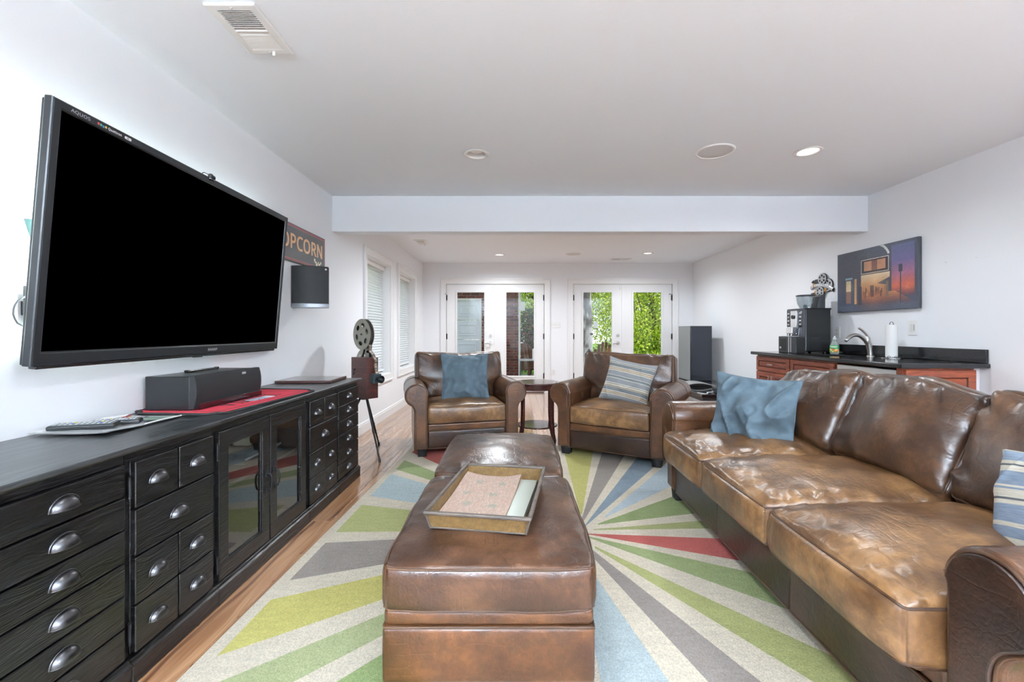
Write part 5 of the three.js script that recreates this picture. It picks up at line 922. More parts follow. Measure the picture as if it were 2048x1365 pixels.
{
  const TY = 0.4565, turn = -0.155, px = -0.095, pz = -1.845;
  const t = thing('woven_tray', 'rectangular woven rattan tray with dark wooden rims on the ottoman', 'tray', [px, TY, pz], turn), w = 0.352, d = 0.55, h = 0.058, fl = 0.014;
  const rt = dataTex(256, 256, (u, v) => { const a = Math.sin(u * 2 * PI * 24), b = Math.sin(v * 2 * PI * 16), f = fbm(u, v, 8, 8, 3, 701), k = clamp(0.5 + 0.35 * a * Math.sign(b) + 0.2 * (f - 0.5) * 2); return mix3(C255(60, 40, 20), C255(186, 146, 84), k); });
  const rb = dataTex(256, 256, (u, v) => 0.5 + 0.5 * Math.sin(u * 2 * PI * 24) * Math.sign(Math.sin(v * 2 * PI * 16)), false);
  const rat = mat({ map: rep(rt, 0.12), bumpMap: rep(rb, 0.12), bumpScale: 0.002, roughness: 0.6 }), rim = mat({ map: rep(grainTex(C255(58, 50, 44), C255(128, 114, 100), 711), 0.3, 0.15), roughness: 0.5 });
  part(t, 'base', bx(w, 0.008, d, 0, 0.005, 0, 0.002), mat({ color: rgb(88, 70, 52), roughness: 0.6 }));
  const wall = (L, r) => { const s = poly([[-L / 2, 0], [L / 2, 0], [L / 2 + fl, h], [-L / 2 - fl, h]]); return boxUV(extrude(s, 0.007, 0.001)).rotateX(Math.atan(fl / h)); };
  part(t, 'side', wall(w).translate(0, 0.004, d / 2 - 0.005), rat); part(t, 'side', wall(w).rotateY(PI).translate(0, 0.004, -d / 2 + 0.005), rat);
  part(t, 'side', wall(d).rotateY(PI / 2).translate(w / 2 - 0.005, 0.004, 0), rat); part(t, 'side', wall(d).rotateY(-PI / 2).translate(-w / 2 + 0.005, 0.004, 0), rat);
  const W = w / 2 + fl + 0.002, D = d / 2 + fl + 0.002, y = h + 0.006;
  for (const s of [-1, 1]) { part(t, 'rim', rbx(2 * W + 0.014, 0.014, 0.016, 0, y, s * D, 0.0055), rim); part(t, 'rim', rbx(0.016, 0.014, 2 * D + 0.014, s * W, y, 0, 0.0055), rim); }
  for (const s of [-1, 1]) { part(t, 'bottom_rail', rbx(w + 0.006, 0.008, 0.008, 0, 0.005, s * d / 2, 0.003), rim); part(t, 'bottom_rail', rbx(0.008, 0.008, d + 0.006, s * w / 2, 0.005, 0, 0.003), rim); }
  for (const sx of [-1, 1]) for (const sz of [-1, 1]) part(t, 'corner_post', rod([sx * (w / 2), 0.003, sz * (d / 2)], [sx * W, y, sz * D], 0.0055), rim);
  const at = (x, z) => { const c = Math.cos(turn), s = Math.sin(turn); return [px + x * c + z * s, pz - x * s + z * c]; };
  const [bx0, bz0] = at(0.077, 0.005), b = thing('book', 'pale grey-green book lying flat in the woven tray', 'book', [bx0, TY + 0.0095, bz0], turn - 0.02);
  part(b, 'cover', rbx(0.17, 0.003, 0.43, 0, 0.0205, 0, 0.001), mat({ color: rgb(158, 164, 150), roughness: 0.3 })); part(b, 'pages', bx(0.162, 0.016, 0.42, -0.002, 0.011, 0, 0.001), M.offWhite); part(b, 'back_cover', rbx(0.17, 0.003, 0.43, 0, 0.0016, 0, 0.001), mat({ color: rgb(120, 126, 116), roughness: 0.4 }));
  const sp = canvasTex(512, 768, (c, w2, h2) => {
    c.fillStyle = '#a08a7c'; c.fillRect(0, 0, w2, h2);
    for (let i = 0; i < 9000; i++) { const k = rnd(); c.fillStyle = k < 0.4 ? 'rgba(205,180,162,0.25)' : k < 0.75 ? 'rgba(170,118,100,0.16)' : 'rgba(150,140,130,0.16)'; c.fillRect(rnd() * w2, rnd() * h2, 2 + rnd() * 5, 6 + rnd() * 26); }
    for (const [x, y2] of [[0.33, 0.2], [0.72, 0.22], [0.66, 0.5], [0.34, 0.72], [0.74, 0.75], [0.2, 0.47]]) for (let i = 0; i < 40; i++) { c.fillStyle = 'rgba(110,132,118,0.22)'; c.beginPath(); c.arc(x * w2 + rr(-34, 34), y2 * h2 + rr(-26, 26), rr(3, 12), 0, 7); c.fill(); }
  });
  const [sx0, sz0] = at(-0.04, 0.01), s = thing('patterned_sheet', 'curled pinkish patterned sheet lying over the book in the tray', 'sheet', [sx0, TY + 0.034, sz0], turn);
  const g = new THREE.PlaneGeometry(0.262, 0.47, 22, 30).rotateX(-PI / 2), p = g.attributes.position;
  for (let i = 0; i < p.count; i++) { const x = p.getX(i), z = p.getZ(i); p.setY(i, 0.001 + 0.020 * Math.pow(Math.abs(x) / 0.131, 2.2) * smooth(0.05, -0.235, z) + 0.003 * Math.sin(z * 9) * Math.abs(x) / 0.13 + (x < -0.02 ? -0.006 * smooth(-0.02, -0.13, x) * smooth(-0.1, 0.2, z) : 0)); }
  g.computeVertexNormals();
  part(s, 'sheet', g, mat({ map: sp, roughness: 0.8, side: THREE.DoubleSide })); part(s, 'sheet_edge', [bx(0.0012, 0.0014, 0.46, 0.131, 0.0012, 0.005, 0.0002), bx(0.26, 0.0014, 0.0012, 0, 0.0014, 0.2345, 0.0002)], mat({ color: rgb(196, 150, 112), roughness: 0.8 }));
}

// ---------------------------------------------------------------- the bar along the right wall
const CT = 0.95, BX = 2.83;
function raised(p, name, x0, x1, y0, y1, z, extra) {              // raised-panel front in XY at depth z
  const w = Math.min(0.055, (x1 - x0) * 0.22, (y1 - y0) * 0.27), d = part(p, name, frame(x0, x1, y0, y1, w, w, w, w, 0.02, 0.004).translate(0, 0, z), M.cherry);
  part(d, 'glaze_line', frame(x0 + w - 0.004, x1 - w + 0.004, y0 + w - 0.004, y1 - w + 0.004, 0.009, 0.009, 0.009, 0.009, 0.013, 0.003).translate(0, 0, z), M.cherryGlaze);
  part(d, 'centre_panel', bx(x1 - x0 - 2 * w - 0.012, y1 - y0 - 2 * w - 0.012, 0.013, (x0 + x1) / 2, (y0 + y1) / 2, z + 0.0085, 0.006), M.cherry); return d;
}
const barPull = (p, x, y, z, v) => part(p, 'bar_pull', [v ? rod([x, y - 0.05, z + 0.02], [x, y + 0.05, z + 0.02], 0.0045) : rod([x - 0.05, y, z + 0.02], [x + 0.05, y, z + 0.02], 0.0045), ...[-1, 1].map((s) => (v ? rod([x, y + s * 0.036, z], [x, y + s * 0.036, z + 0.02], 0.004) : rod([x + s * 0.036, y, z], [x + s * 0.036, y, z + 0.02], 0.004)))], M.nickel);
{
  // local +x runs towards the camera, +z into the room
  const mk = (name, label, cat, z0, z1) => thing(name, label, cat, [XR - 0.002, 0, (z0 + z1) / 2], -PI / 2), D = XR - BX;
  const w = 5.12 - 3.85, t = mk('bar_cabinet', 'cherry bar cabinet with raised-panel drawers under the coffee machine', 'cabinet', -5.12, -3.85);
  part(t, 'carcass', span(-w / 2, w / 2, 0.1, CT - 0.036, 0, D - 0.02, 0.002), M.cherry); part(t, 'toe_kick', span(-w / 2, w / 2, 0, 0.1, 0, D - 0.08, 0), M.cherryGlaze);
  for (let k = 0; k < 2; k++) {
    const x0 = -w / 2 + 0.012 + k * (w / 2 - 0.006), x1 = x0 + w / 2 - 0.03, dr = raised(t, 'drawer', x0, x1, 0.735, 0.895, D - 0.019); barPull(dr, (x0 + x1) / 2, 0.815, D);
    for (let j = 0; j < 2; j++) { const m = (x0 + x1) / 2, a = j ? m + 0.002 : x0, b = j ? x1 : m - 0.002, dd = raised(t, 'door', a, b, 0.115, 0.725, D - 0.019); barPull(dd, j ? a + 0.028 : b - 0.028, 0.64, D, true); }
  }
  const u = mk('undercounter_fridge', 'white undercounter fridge between the bar cabinet and the end panel', 'fridge', -3.845, -3.235), fw = 0.605;
  part(u, 'body', span(-fw / 2, fw / 2, 0.05, 0.87, 0.02, D - 0.05, 0.004), M.offWhite); part(u, 'plinth', span(-fw / 2 + 0.02, fw / 2 - 0.02, 0, 0.05, 0.05, D - 0.1, 0), M.blackMatt);
  const fd = part(u, 'door', frame(-fw / 2 + 0.004, fw / 2 - 0.004, 0.09, 0.893, 0.05, 0.05, 0.05, 0.15, 0.04, 0.006).translate(0, 0, D - 0.048), M.offWhite); part(fd, 'door_glass', bx(fw - 0.1, 0.61, 0.01, 0, 0.445, D - 0.03, 0.001), M.blackGloss);
  part(fd, 'handle', [rod([fw / 2 - 0.07, 0.2, D + 0.03], [fw / 2 - 0.07, 0.84, D + 0.03], 0.009), rod([fw / 2 - 0.07, 0.26, D - 0.01], [fw / 2 - 0.07, 0.26, D + 0.03], 0.006), rod([fw / 2 - 0.07, 0.78, D - 0.01], [fw / 2 - 0.07, 0.78, D + 0.03], 0.006)], M.steel);
  const e = thing('bar_end_panel', 'cherry raised end panel closing the bar nearest the sofa', 'cabinet panel', [BX, 0, -3.20]), ew = XR - BX - 0.065;
  part(e, 'panel_body', span(0, ew, 0, CT - 0.036, -0.033, 0.018, 0.002), M.cherry); raised(e, 'end_panel', 0.008, ew - 0.004, 0.02, CT - 0.05, 0.019); part(e, 'filler_strip', span(ew + 0.001, ew + 0.062, 0, CT - 0.036, -0.033, 0.0, 0.002), M.wall);
  const s = poly([[0, 0], [-0.64, 0], [-0.64, -2.01], [0, -2.01]]), sink = new THREE.Path(); const k = 0.05;
  sink.moveTo(-0.52 + k, -0.75); sink.lineTo(-0.17 - k, -0.75); sink.quadraticCurveTo(-0.17, -0.75, -0.17, -0.75 - k); sink.lineTo(-0.17, -1.05 + k); sink.quadraticCurveTo(-0.17, -1.05, -0.17 - k, -1.05); sink.lineTo(-0.52 + k, -1.05); sink.quadraticCurveTo(-0.52, -1.05, -0.52, -1.05 + k); sink.lineTo(-0.52, -0.75 - k); sink.quadraticCurveTo(-0.52, -0.75, -0.52 + k, -0.75); s.holes.push(sink);
  const c = thing('bar_counter', 'black granite bar counter with a short backsplash along the wall', 'counter', [XR - 0.002, CT - 0.035, -5.14]);
  // shape Y is -z: y = -2.01 is the near end
  part(c, 'counter_slab', boxUV(extrude(s, 0.035, 0.008, 3).rotateX(-PI / 2)), M.granite);
  part(c, 'backsplash', rbx(0.022, 0.1, 1.99, -0.012, 0.086, 1.005, 0.004), M.granite);
  part(c, 'sink_bowl', [span(-0.53, -0.16, -0.16, -0.157, 0.74, 1.06, 0), span(-0.53, -0.527, -0.157, 0, 0.74, 1.06, 0), span(-0.163, -0.16, -0.157, 0, 0.74, 1.06, 0), span(-0.527, -0.163, -0.157, 0, 0.74, 0.743, 0), span(-0.527, -0.163, -0.157, 0, 1.057, 1.06, 0)], M.steel);
}
{
  const fx = 3.315, fz = -4.06, f = thing('bar_faucet', 'brushed nickel faucet with an arched spout on the bar counter', 'faucet', [fx, CT, fz], 0);
  part(f, 'base_plate', lathe([[0.034, 0], [0.034, 0.005], [0.027, 0.01], [0.001, 0.01]], 32), M.nickel);
  const body = tube([[0, 0.008, 0], [-0.006, 0.06, 0.0], [-0.018, 0.11, 0], [-0.03, 0.14, 0]], 0.024, 24, 20); part(f, 'body', [body, new THREE.SphereGeometry(0.0235, 20, 12).translate(-0.032, 0.143, 0)], M.nickel);
  const sp = tube([[-0.022, 0.1, 0], [-0.06, 0.155, 0.002], [-0.11, 0.192, 0.006], [-0.165, 0.198, 0.01], [-0.21, 0.178, 0.012], [-0.235, 0.155, 0.014]], 0.0165, 40, 18), q = sp.attributes.position; part(f, 'spout', [sp, new THREE.SphereGeometry(0.0165, 16, 10).translate(-0.235, 0.155, 0.014)], M.nickel); part(f, 'spray_tip', rod([-0.236, 0.157, 0.014], [-0.246, 0.142, 0.015], 0.0135), M.darkGrey);
  part(f, 'lever', [tube([[-0.028, 0.145, 0], [-0.026, 0.185, 0.0], [-0.045, 0.215, -0.004], [-0.08, 0.25, -0.008], [-0.098, 0.262, -0.01]], 0.0105, 28, 12), new THREE.SphereGeometry(0.0105, 12, 8).translate(-0.098, 0.262, -0.01), lathe([[0.024, 0], [0.022, 0.02], [0.014, 0.04], [0.001, 0.045]], 20).translate(-0.03, 0.15, 0)], M.nickel);
}
{
  const t = thing('paper_towel_holder', 'paper towel roll standing on a wire holder on the bar counter', 'paper towel', [3.25, CT, -3.76]);
  part(t, 'towel_roll', lathe([[0.018, 0.012], [0.041, 0.012], [0.042, 0.014], [0.042, 0.288], [0.041, 0.29], [0.018, 0.29], [0.018, 0.012]], 40), M.white);
  part(t, 'holder_base', [lathe([[0.001, 0], [0.075, 0], [0.078, 0.003], [0.075, 0.007], [0.001, 0.007]], 40), cyl(0.006, 0.006, 0.3, 0, 0.155, 0, 12)], M.chrome);
  part(t, 'top_loop', tube([[-0.018, 0.29, 0], [-0.013, 0.307, 0], [0, 0.315, 0], [0.013, 0.307, 0], [0.018, 0.29, 0]], 0.0022, 20, 6), M.darkMetal);
  part(t, 'wire_scroll', Array.from({ length: 10 }, (_, i) => new THREE.TorusGeometry(0.009, 0.0018, 6, 14).rotateY(-i / 10 * 2 * PI + PI / 2).translate(0.074 * Math.cos(i / 10 * 2 * PI), 0.014, 0.074 * Math.sin(i / 10 * 2 * PI))), M.darkMetal);
}
{
  const t = thing('soap_bottle', 'clear dish soap bottle with a green and orange label on the counter', 'soap bottle', [3.235, CT, -4.41], -1.0);
  part(t, 'bottle', lathe([[0.001, 0.001], [0.036, 0.001], [0.04, 0.01], [0.042, 0.07], [0.038, 0.1], [0.022, 0.13], [0.012, 0.145], [0.012, 0.155], [0.001, 0.155]], 32).scale(1, 1, 0.62), mat({ color: rgb(206, 220, 216), roughness: 0.1, transmission: 0.6, thickness: 0 }));
  part(t, 'cap', [lathe([[0.015, 0.148], [0.015, 0.165], [0.009, 0.17], [0.006, 0.186], [0.001, 0.187]], 24)], mat({ color: rgb(214, 222, 222), roughness: 0.4 }));
  const lb = canvasTex(256, 256, (c, w, h) => { c.fillStyle = '#3f9a5c'; c.fillRect(0, 0, w, h); c.fillStyle = '#2c7d46'; c.fillRect(0, h * 0.36, w, h * 0.12); c.fillStyle = '#eef6ea'; c.fillRect(w * 0.2, h * 0.14, w * 0.6, 22); c.fillRect(w * 0.3, h * 0.27, w * 0.4, 12); for (let i = 0; i < 40; i++) { c.fillStyle = ['#e08a3c', '#d8563c', '#f0c254', '#c8d880'][i % 4]; c.beginPath(); c.arc(rnd() * w, h * (0.58 + 0.4 * rnd()), 8 + rnd() * 22, 0, 7); c.fill(); } });
  part(t, 'paper_label', new THREE.CylinderGeometry(0.0432, 0.0425, 0.07, 32, 1, true, -1.3, 2.6).scale(1, 1, 0.63).translate(0, 0.058, 0), mat({ map: lb, roughness: 0.4, side: THREE.DoubleSide }));
}
{
  // coffee machine: front faces the room (-x), its side faces the camera
  const t = thing('coffee_machine', 'black bean-to-cup coffee machine with a clear hopper on the bar counter', 'coffee machine', [3.19, CT, -4.75], -PI / 2);   // local +z = -x (front), local +x = towards the camera
  const w = 0.3, H = 0.475;
  part(t, 'body', rbx(w, H - 0.02, 0.27, 0, 0.02 + (H - 0.02) / 2, -0.012, 0.012), M.black);
  part(t, 'top_lid', rbx(w + 0.006, 0.018, 0.28, 0, H - 0.002, -0.012, 0.006), M.black);
  part(t, 'side_seam', [bx(0.002, 0.003, 0.13, w / 2, 0.15, -0.08, 0), bx(0.002, 0.003, 0.11, w / 2, 0.172, 0.03, 0), bx(0.002, 0.022, 0.003, w / 2, 0.161, -0.02, 0)], M.blackGloss);
  part(t, 'front_panel', rbx(w - 0.01, H - 0.02, 0.02, 0, 0.01 + H / 2, 0.128, 0.006), mat({ color: rgb(72, 74, 80), roughness: 0.25, metalness: 0.3 }));
  const ct = part(t, 'control_column', rbx(0.1, 0.26, 0.02, -0.01, 0.33, 0.142, 0.006), M.chrome);
  part(ct, 'dial', cylZ(0.022, 0.014, -0.01, 0.39, 0.156, 24), M.black);
  for (let k = 0; k < 4; k++) for (const s of [-1, 1]) part(t, 'button', rbx(0.026, 0.014, 0.008, -0.01 + s * 0.1 - (s > 0 ? 0.0 : 0.0), 0.43 - k * 0.04, 0.14, 0.003), k % 2 ? M.steel : M.chrome);
  part(t, 'emblem', [new THREE.TorusGeometry(0.013, 0.0025, 8, 24).translate(0.105, 0.435, 0.14), bx(0.004, 0.018, 0.003, 0.105, 0.435, 0.14, 0.001)], M.chrome);
  part(t, 'spout_block', rbx(0.1, 0.075, 0.07, -0.01, 0.245, 0.165, 0.01), M.chrome); for (const x of [-0.035, 0.015]) part(t, 'spout', [rod([x, 0.21, 0.185], [x, 0.17, 0.19], 0.009, 0.006)], M.chrome);
  part(t, 'steam_knob', [cylZ(0.012, 0.03, 0.1, 0.29, 0.15, 16), rod([0.1, 0.27, 0.155], [0.1, 0.19, 0.165], 0.005)], M.blackGloss);
  part(t, 'drip_base', rbx(w + 0.004, 0.18, 0.1, 0, 0.09, 0.178, 0.008), M.darkGrey);
  part(t, 'tray_recess', rbx(0.1, 0.13, 0.01, -0.06, 0.088, 0.2255, 0.004), M.black); part(t, 'tray_trim', [bx(0.012, 0.17, 0.006, 0.035, 0.09, 0.2285, 0.002), bx(0.01, 0.16, 0.006, 0.07, 0.09, 0.2285, 0.002)], M.steel);
  part(t, 'grounds_drawer', rbx(0.006, 0.165, 0.09, w / 2 + 0.002, 0.088, 0.178, 0.002), M.black);
  part(t, 'cup_grate', [...Array.from({ length: 9 }, (_, i) => bx(0.004, 0.004, 0.085, -0.1 + i * 0.025, 0.182, 0.178, 0)), bx(0.22, 0.003, 0.004, 0, 0.182, 0.22, 0)], M.chrome);
  part(t, 'power_button', rbx(0.03, 0.02, 0.004, -0.11, 0.055, 0.2295, 0.0015), M.steel);
  const hp = part(t, 'bean_hopper', lathe([[0.05, 0.0], [0.055, 0.008], [0.075, 0.05], [0.085, 0.1], [0.086, 0.135], [0.084, 0.135], [0.073, 0.05], [0.05, 0.006]], 40).translate(0.03, H + 0.008, 0.045), mat({ color: rgb(232, 236, 238), roughness: 0, transmission: 0.97, thickness: 0 }));
  part(hp, 'hopper_lid', lathe([[0.001, 0.145], [0.08, 0.145], [0.09, 0.14], [0.09, 0.133], [0.001, 0.133]], 40).translate(0.03, H + 0.008, 0.045), M.darkGrey);
  part(hp, 'portion_funnel', [new THREE.TorusGeometry(0.036, 0.004, 8, 24, PI).translate(0.03, H + 0.02, 0.045), cyl(0.012, 0.02, 0.04, 0.03, H + 0.025, 0.045)], mat({ color: rgb(170, 176, 180), roughness: 0.2 }));
  part(t, 'water_tank_flap', boxUV(extrude(poly([[0, 0], [0.085, 0], [0.085, 0.155], [0.022, 0.13]]), 0.11, 0.004)).rotateY(PI / 2).translate(-0.02, H + 0.004, -0.045), mat({ color: rgb(54, 55, 58), roughness: 0.5 }));
  for (const x of [-0.12, 0.12]) part(t, 'foot', cyl(0.016, 0.016, 0.02, x, 0.01, -0.1, 16), M.blackMatt);
}
// canvas picture: a plain stand-in of a lit street corner at night
{
  const L = 0.915, H = 0.605, t = thing('canvas_picture', 'large dark canvas of a glowing street corner at dusk, on the wall over the bar', 'picture', [XR - 0.001, 1.6815, -4.115], -PI / 2);
  const tex = canvasTex(1536, 1016, (c, w, h) => {
    const lg = (x0, y0, x1, y1, st) => { const g = c.createLinearGradient(x0, y0, x1, y1); st.forEach(([a, b]) => g.addColorStop(a, b)); return g; };
    c.fillStyle = lg(0, 0, 0, h, [[0, '#555a66'], [0.5, '#4a4b58'], [1, '#4c5262']]); c.fillRect(0, 0, w, h);
    c.fillStyle = lg(0, 0, 0, h * 0.8, [[0, '#5f6a86'], [0.35, '#6d6490'], [0.62, '#a8687c'], [0.82, '#d06a50'], [1, '#5a4450']]); c.fillRect(w * 0.72, h * 0.04, w * 0.25, h * 0.76);
    for (let i = 0; i < 60; i++) { c.fillStyle = `rgba(70,40,44,${rr(0.03, 0.12)})`; c.fillRect(rr(0, w * 0.36), rr(0, h * 0.8), rr(20, 160), rr(8, 50)); }
    c.fillStyle = lg(0, h * 0.72, 0, h, [[0, '#c98a5c'], [0.35, '#8a5a4c'], [0.7, '#4d4a58'], [1, '#474d5e']]); c.beginPath(); c.moveTo(w * 0.22, h * 0.95); c.lineTo(w * 0.34, h * 0.74); c.lineTo(w * 0.76, h * 0.72); c.lineTo(w * 0.98, h * 0.92); c.closePath(); c.fill();
    c.fillStyle = lg(0, h * 0.42, 0, h * 0.8, [[0, '#f6e3c0'], [0.4, '#e0a878'], [1, '#a05a42']]); c.beginPath(); c.moveTo(w * 0.34, h * 0.42); c.lineTo(w * 0.7, h * 0.42); c.lineTo(w * 0.7, h * 0.5); c.lineTo(w * 0.55, h * 0.58); c.lineTo(w * 0.68, h * 0.62); c.lineTo(w * 0.68, h * 0.76); c.lineTo(w * 0.34, h * 0.78); c.closePath(); c.fill();
    c.fillStyle = '#3c3438'; c.fillRect(w * 0.34, h * 0.17, w * 0.35, h * 0.25); c.strokeStyle = '#d8cfc6'; c.lineWidth = 12; c.strokeRect(w * 0.345, h * 0.18, w * 0.34, h * 0.22);
    c.fillStyle = '#d69a76'; c.fillRect(w * 0.38, h * 0.21, w * 0.1, h * 0.15); c.fillRect(w * 0.55, h * 0.21, w * 0.1, h * 0.15); c.fillStyle = '#8a5a50'; c.fillRect(w * 0.48, h * 0.21, w * 0.07, h * 0.15);
    c.strokeStyle = 'rgba(60,40,40,0.7)'; c.lineWidth = 4; for (let i = 0; i < 7; i++) { c.beginPath(); c.moveTo(w * 0.35, h * (0.2 + i * 0.027)); c.lineTo(w * 0.68, h * (0.2 + i * 0.027)); c.stroke(); }
    c.strokeStyle = '#dfe6e2'; c.lineWidth = 9; for (let i = 0; i < 4; i++) { c.beginPath(); c.arc(w * 0.52, h * 0.24, w * (0.17 + i * 0.006), -1.25 + i * 0.05, -0.35); c.stroke(); }
    c.fillStyle = '#4a5264'; c.fillRect(w * 0.12, h * 0.44, w * 0.14, h * 0.44); c.fillStyle = '#9fc3d6'; c.fillRect(w * 0.12, h * 0.43, w * 0.1, h * 0.03); c.fillStyle = '#e6cda2'; c.fillRect(w * 0.13, h * 0.48, w * 0.07, h * 0.18); c.fillStyle = '#8a6a5a'; c.fillRect(w * 0.13, h * 0.66, w * 0.07, h * 0.2); c.fillStyle = '#d2a06c'; c.fillRect(w * 0.25, h * 0.46, w * 0.03, h * 0.42);
    c.fillStyle = '#3c4250'; c.fillRect(w * 0.3, h * 0.6, w * 0.05, h * 0.3); c.fillStyle = '#c98a62'; c.fillRect(w * 0.38, h * 0.66, w * 0.07, h * 0.1); c.fillStyle = '#4a3a3c'; c.fillRect(w * 0.46, h * 0.6, w * 0.05, h * 0.18); c.fillStyle = '#7d6f5e'; c.fillRect(w * 0.655, h * 0.56, w * 0.03, h * 0.24);
    c.fillStyle = '#3a3f4c'; c.fillRect(w * 0.815, h * 0.42, w * 0.012, h * 0.5); c.fillRect(w * 0.8, h * 0.34, w * 0.042, h * 0.11); c.fillStyle = '#f4b080'; for (let i = 0; i < 26; i++) c.fillRect(w * rr(0.84, 0.96), h * rr(0.66, 0.71), 5, 4);
    c.fillStyle = 'rgba(90,96,110,0.5)'; c.fillRect(0, h * 0.9, w, h * 0.1);
    const glow = (x, y, r, col) => { const g = c.createRadialGradient(x * w, y * h, 0, x * w, y * h, r * w); g.addColorStop(0, col); g.addColorStop(1, 'rgba(0,0,0,0)'); c.fillStyle = g; c.fillRect(0, 0, w, h); };
    glow(0.52, 0.52, 0.26, 'rgba(255,214,160,0.38)'); glow(0.5, 0.8, 0.3, 'rgba(230,140,90,0.30)'); glow(0.18, 0.58, 0.12, 'rgba(255,226,170,0.28)'); glow(0.9, 0.68, 0.14, 'rgba(255,130,90,0.30)'); glow(0.15, 0.2, 0.3, 'rgba(60,58,70,0.5)');
    for (let i = 0; i < 2600; i++) { const y = rnd(); c.fillStyle = rnd() > 0.5 ? `rgba(255,220,180,${rr(0.02, 0.09)})` : `rgba(30,24,34,${rr(0.04, 0.14)})`; c.fillRect(rnd() * w, y * h, rr(4, 46), rr(2, 9)); }
    for (let i = 0; i < 26; i++) { c.fillStyle = `rgba(${[60, 44, 48]},${rr(0.25, 0.6)})`; c.fillRect(w * rr(0.36, 0.66), h * rr(0.62, 0.7), rr(6, 26), h * rr(0.05, 0.12)); }
  });
  const wrap = mat({ color: rgb(52, 54, 60), roughness: 0.55 });
  part(t, 'stretched_canvas', rbx(L, H, 0.034, 0, 0, 0.018, 0.004), wrap); part(t, 'printed_face', new THREE.PlaneGeometry(L - 0.006, H - 0.006).translate(0, 0, 0.0354), mat({ map: tex, roughness: 0.45 }));
}
{
  const t = thing('reel_plaque', 'silver and gold movie reel plaque on the wall left of the canvas', 'wall decoration', [XR - 0.001, 1.69, -4.84], -PI / 2);
  const sil = mat({ color: rgb(196, 198, 202), roughness: 0.3, metalness: 0.6 }), gold = mat({ color: rgb(206, 160, 92), roughness: 0.35, metalness: 0.6 });
  const reel = (name, x, y, r, z) => { const s = new THREE.Shape(); s.absarc(0, 0, r, 0, 2 * PI, false); for (let k = 0; k < 6; k++) { const h = new THREE.Path(); h.absarc(0.6 * r * Math.cos(k * PI / 3 + 0.5), 0.6 * r * Math.sin(k * PI / 3 + 0.5), r * 0.2, 0, 2 * PI, true); s.holes.push(h); } const m = part(t, name, extrude(s, 0.008, 0.0015, 1, 20).translate(x, y, z), sil); part(m, 'reel_back', cylZ(r * 1.04, 0.008, x, y, z - 0.005, 32), M.blackMatt); };
  reel('upper_reel', 0.03, 0.075, 0.062, 0.026); reel('side_reel', 0.10, 0.0, 0.068, 0.014); reel('lower_reel', 0.0, -0.065, 0.058, 0.03);
  part(t, 'banner', [tube([[-0.17, -0.01, 0.02], [-0.09, 0.02, 0.03], [0.02, 0.005, 0.034], [0.11, -0.02, 0.03], [0.17, -0.055, 0.02]], 0.024, 40, 10).scale(1, 1, 0.5)], sil);
  part(t, 'banner_letters', Array.from({ length: 9 }, (_, i) => bx(0.012, 0.026, 0.004, -0.125 + i * 0.03, 0.012 - 0.0005 * (i - 3) ** 2, 0.0285 + 0.0 * i, 0.001)), M.white);
  part(t, 'camera_body', [rbx(0.075, 0.05, 0.03, -0.05, 0.055, 0.016, 0.005), cylX(0.014, 0.04, -0.105, 0.055, 0.016), new THREE.CylinderGeometry(0.008, 0.02, 0.03, 20).rotateZ(PI / 2).translate(-0.135, 0.055, 0.016)], M.darkGrey);
  const star = (x, y, r) => { const p = []; for (let i = 0; i < 10; i++) { const a = i * PI / 5 + PI / 2, q = i % 2 ? r * 0.45 : r; p.push([x + q * Math.cos(a), y + q * Math.sin(a)]); } return extrude(poly(p), 0.008, 0.002).translate(0, 0, 0.02); };
  for (const [x, y, r] of [[-0.105, 0.02, 0.03], [-0.07, -0.062, 0.036], [0.068, -0.052, 0.03]]) part(t, 'star', star(x, y, r), gold);
  part(t, 'film_strip', [tube([[-0.18, -0.085, 0.012], [-0.12, -0.08, 0.014], [-0.06, -0.075, 0.014]], 0.02, 20, 8).scale(1, 1, 0.35), tube([[0.08, -0.06, 0.012], [0.15, -0.05, 0.012], [0.185, -0.07, 0.01]], 0.018, 20, 8).scale(1, 1, 0.35)], M.darkGrey);
}

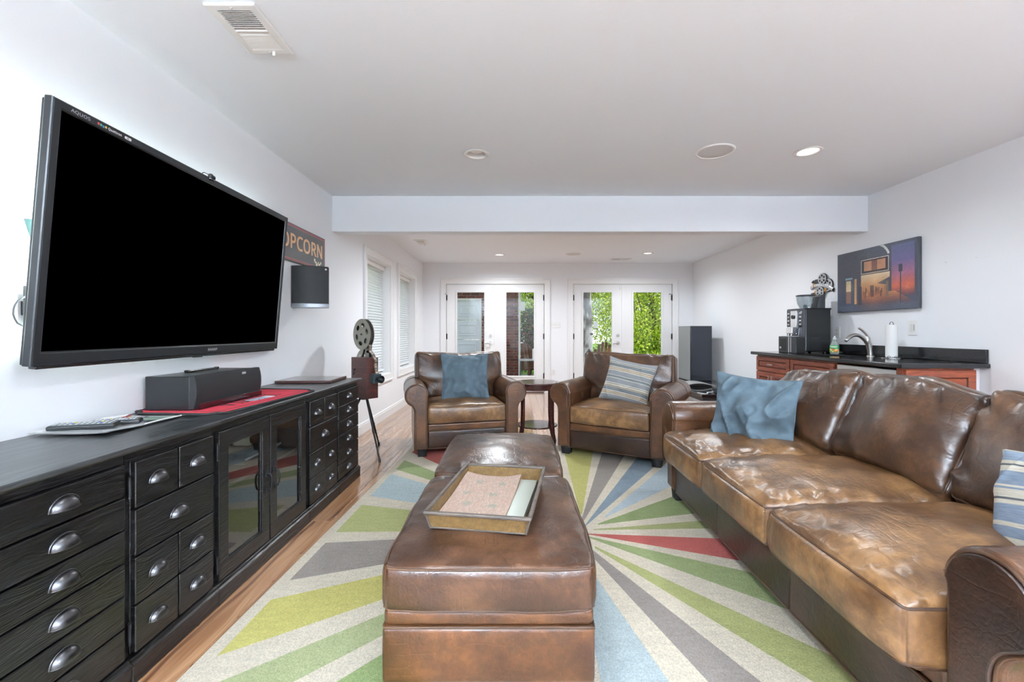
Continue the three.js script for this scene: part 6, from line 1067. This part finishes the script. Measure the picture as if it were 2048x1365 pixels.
// ---------------------------------------------------------------- black tower and the low table in the corner
{
  const t = thing('low_black_table', 'low glossy black table in the corner behind the armchair', 'low table', [2.9, 0, -6.72]), w = 0.94, d = 2.1;
  part(t, 'table_top', rbx(w, 0.04, d, 0, 0.34, 0, 0.008), M.blackGloss); part(t, 'apron', [span(-w / 2 + 0.04, w / 2 - 0.04, 0.26, 0.32, -d / 2 + 0.04, -d / 2 + 0.06, 0.001), span(-w / 2 + 0.04, w / 2 - 0.04, 0.26, 0.32, d / 2 - 0.06, d / 2 - 0.04, 0.001), span(-w / 2 + 0.04, -w / 2 + 0.06, 0.26, 0.32, -d / 2 + 0.06, d / 2 - 0.06, 0.001), span(w / 2 - 0.06, w / 2 - 0.04, 0.26, 0.32, -d / 2 + 0.06, d / 2 - 0.06, 0.001)], M.black);
  for (const x of [-1, 1]) for (const z of [-1, 1]) part(t, 'leg', rbx(0.06, 0.32, 0.06, x * (w / 2 - 0.05), 0.16, z * (d / 2 - 0.05), 0.005), M.black);
  const s = thing('tower_cabinet', 'tall glossy dark tower with a silver side standing on the low table', 'cabinet', [3.07, 0.36, -7.45]);
  part(s, 'body', rbx(0.355, 0.915, 0.52, 0, 0.4585, 0, 0.006), M.blackGloss); part(s, 'silver_side', rbx(0.006, 0.9, 0.5, -0.18, 0.4585, 0, 0.002), mat({ color: rgb(160, 162, 165), roughness: 0.32, metalness: 0.35 }));
  part(s, 'front_door', rbx(0.345, 0.895, 0.014, 0, 0.458, 0.264, 0.004), mat({ color: rgb(22, 31, 44), roughness: 0.14, clearcoat: 0.5 })); part(s, 'plinth', rbx(0.34, 0.02, 0.5, 0, 0.01, 0.005, 0.003), M.blackMatt);
  const g = thing('curved_tray', 'low black device with a curved silver edge on the corner table', 'device', [2.72, 0.36, -6.62], 0.0);
  const pr = new THREE.Shape(); pr.moveTo(-0.2, 0.012); pr.quadraticCurveTo(0, 0.10, 0.25, 0.012); pr.lineTo(0.25, 0.0); pr.quadraticCurveTo(0, 0.082, -0.2, 0.0); pr.closePath();
  part(g, 'curved_edge', boxUV(extrude(pr, 0.3, 0.003, 2, 24).translate(0, 0.004, -0.15)), M.steel); part(g, 'body', [rbx(0.36, 0.03, 0.26, 0.01, 0.016, 0, 0.006), rbx(0.2, 0.03, 0.24, 0.01, 0.032, 0, 0.008)], M.black);
  const b = thing('receiver_box', 'small black box with silver front details on the near edge of the corner table', 'device', [2.83, 0.36, -5.86], -0.25);
  part(b, 'case', rbx(0.3, 0.055, 0.2, 0, 0.032, 0, 0.006), M.black); part(b, 'top_plate', rbx(0.31, 0.006, 0.21, 0, 0.062, 0, 0.002), M.darkGrey); for (let k = 0; k < 4; k++) part(b, 'jack', cylZ(0.008, 0.006, -0.08 + k * 0.045, 0.03, 0.102, 12), M.steel); for (const x of [-0.12, 0.12]) part(b, 'foot', cyl(0.01, 0.01, 0.005, x, 0.0025, 0.07, 10), M.blackMatt);
  solo('white_cable', tube([[2.44, 0.365, -5.84], [2.50, 0.364, -5.72], [2.55, 0.37, -5.76], [2.58, 0.364, -5.86], [2.66, 0.364, -5.9], [2.70, 0.38, -5.86]], 0.004, 50, 7), M.white, 'thin white cable curling on the corner table behind the armchair', 'cable');
}

scene.traverse((o) => { if (o.isMesh) { o.castShadow = true; o.receiveShadow = true; } if (o.isLight && o.shadow) o.castShadow = true; });
renderer.render(scene, camera);
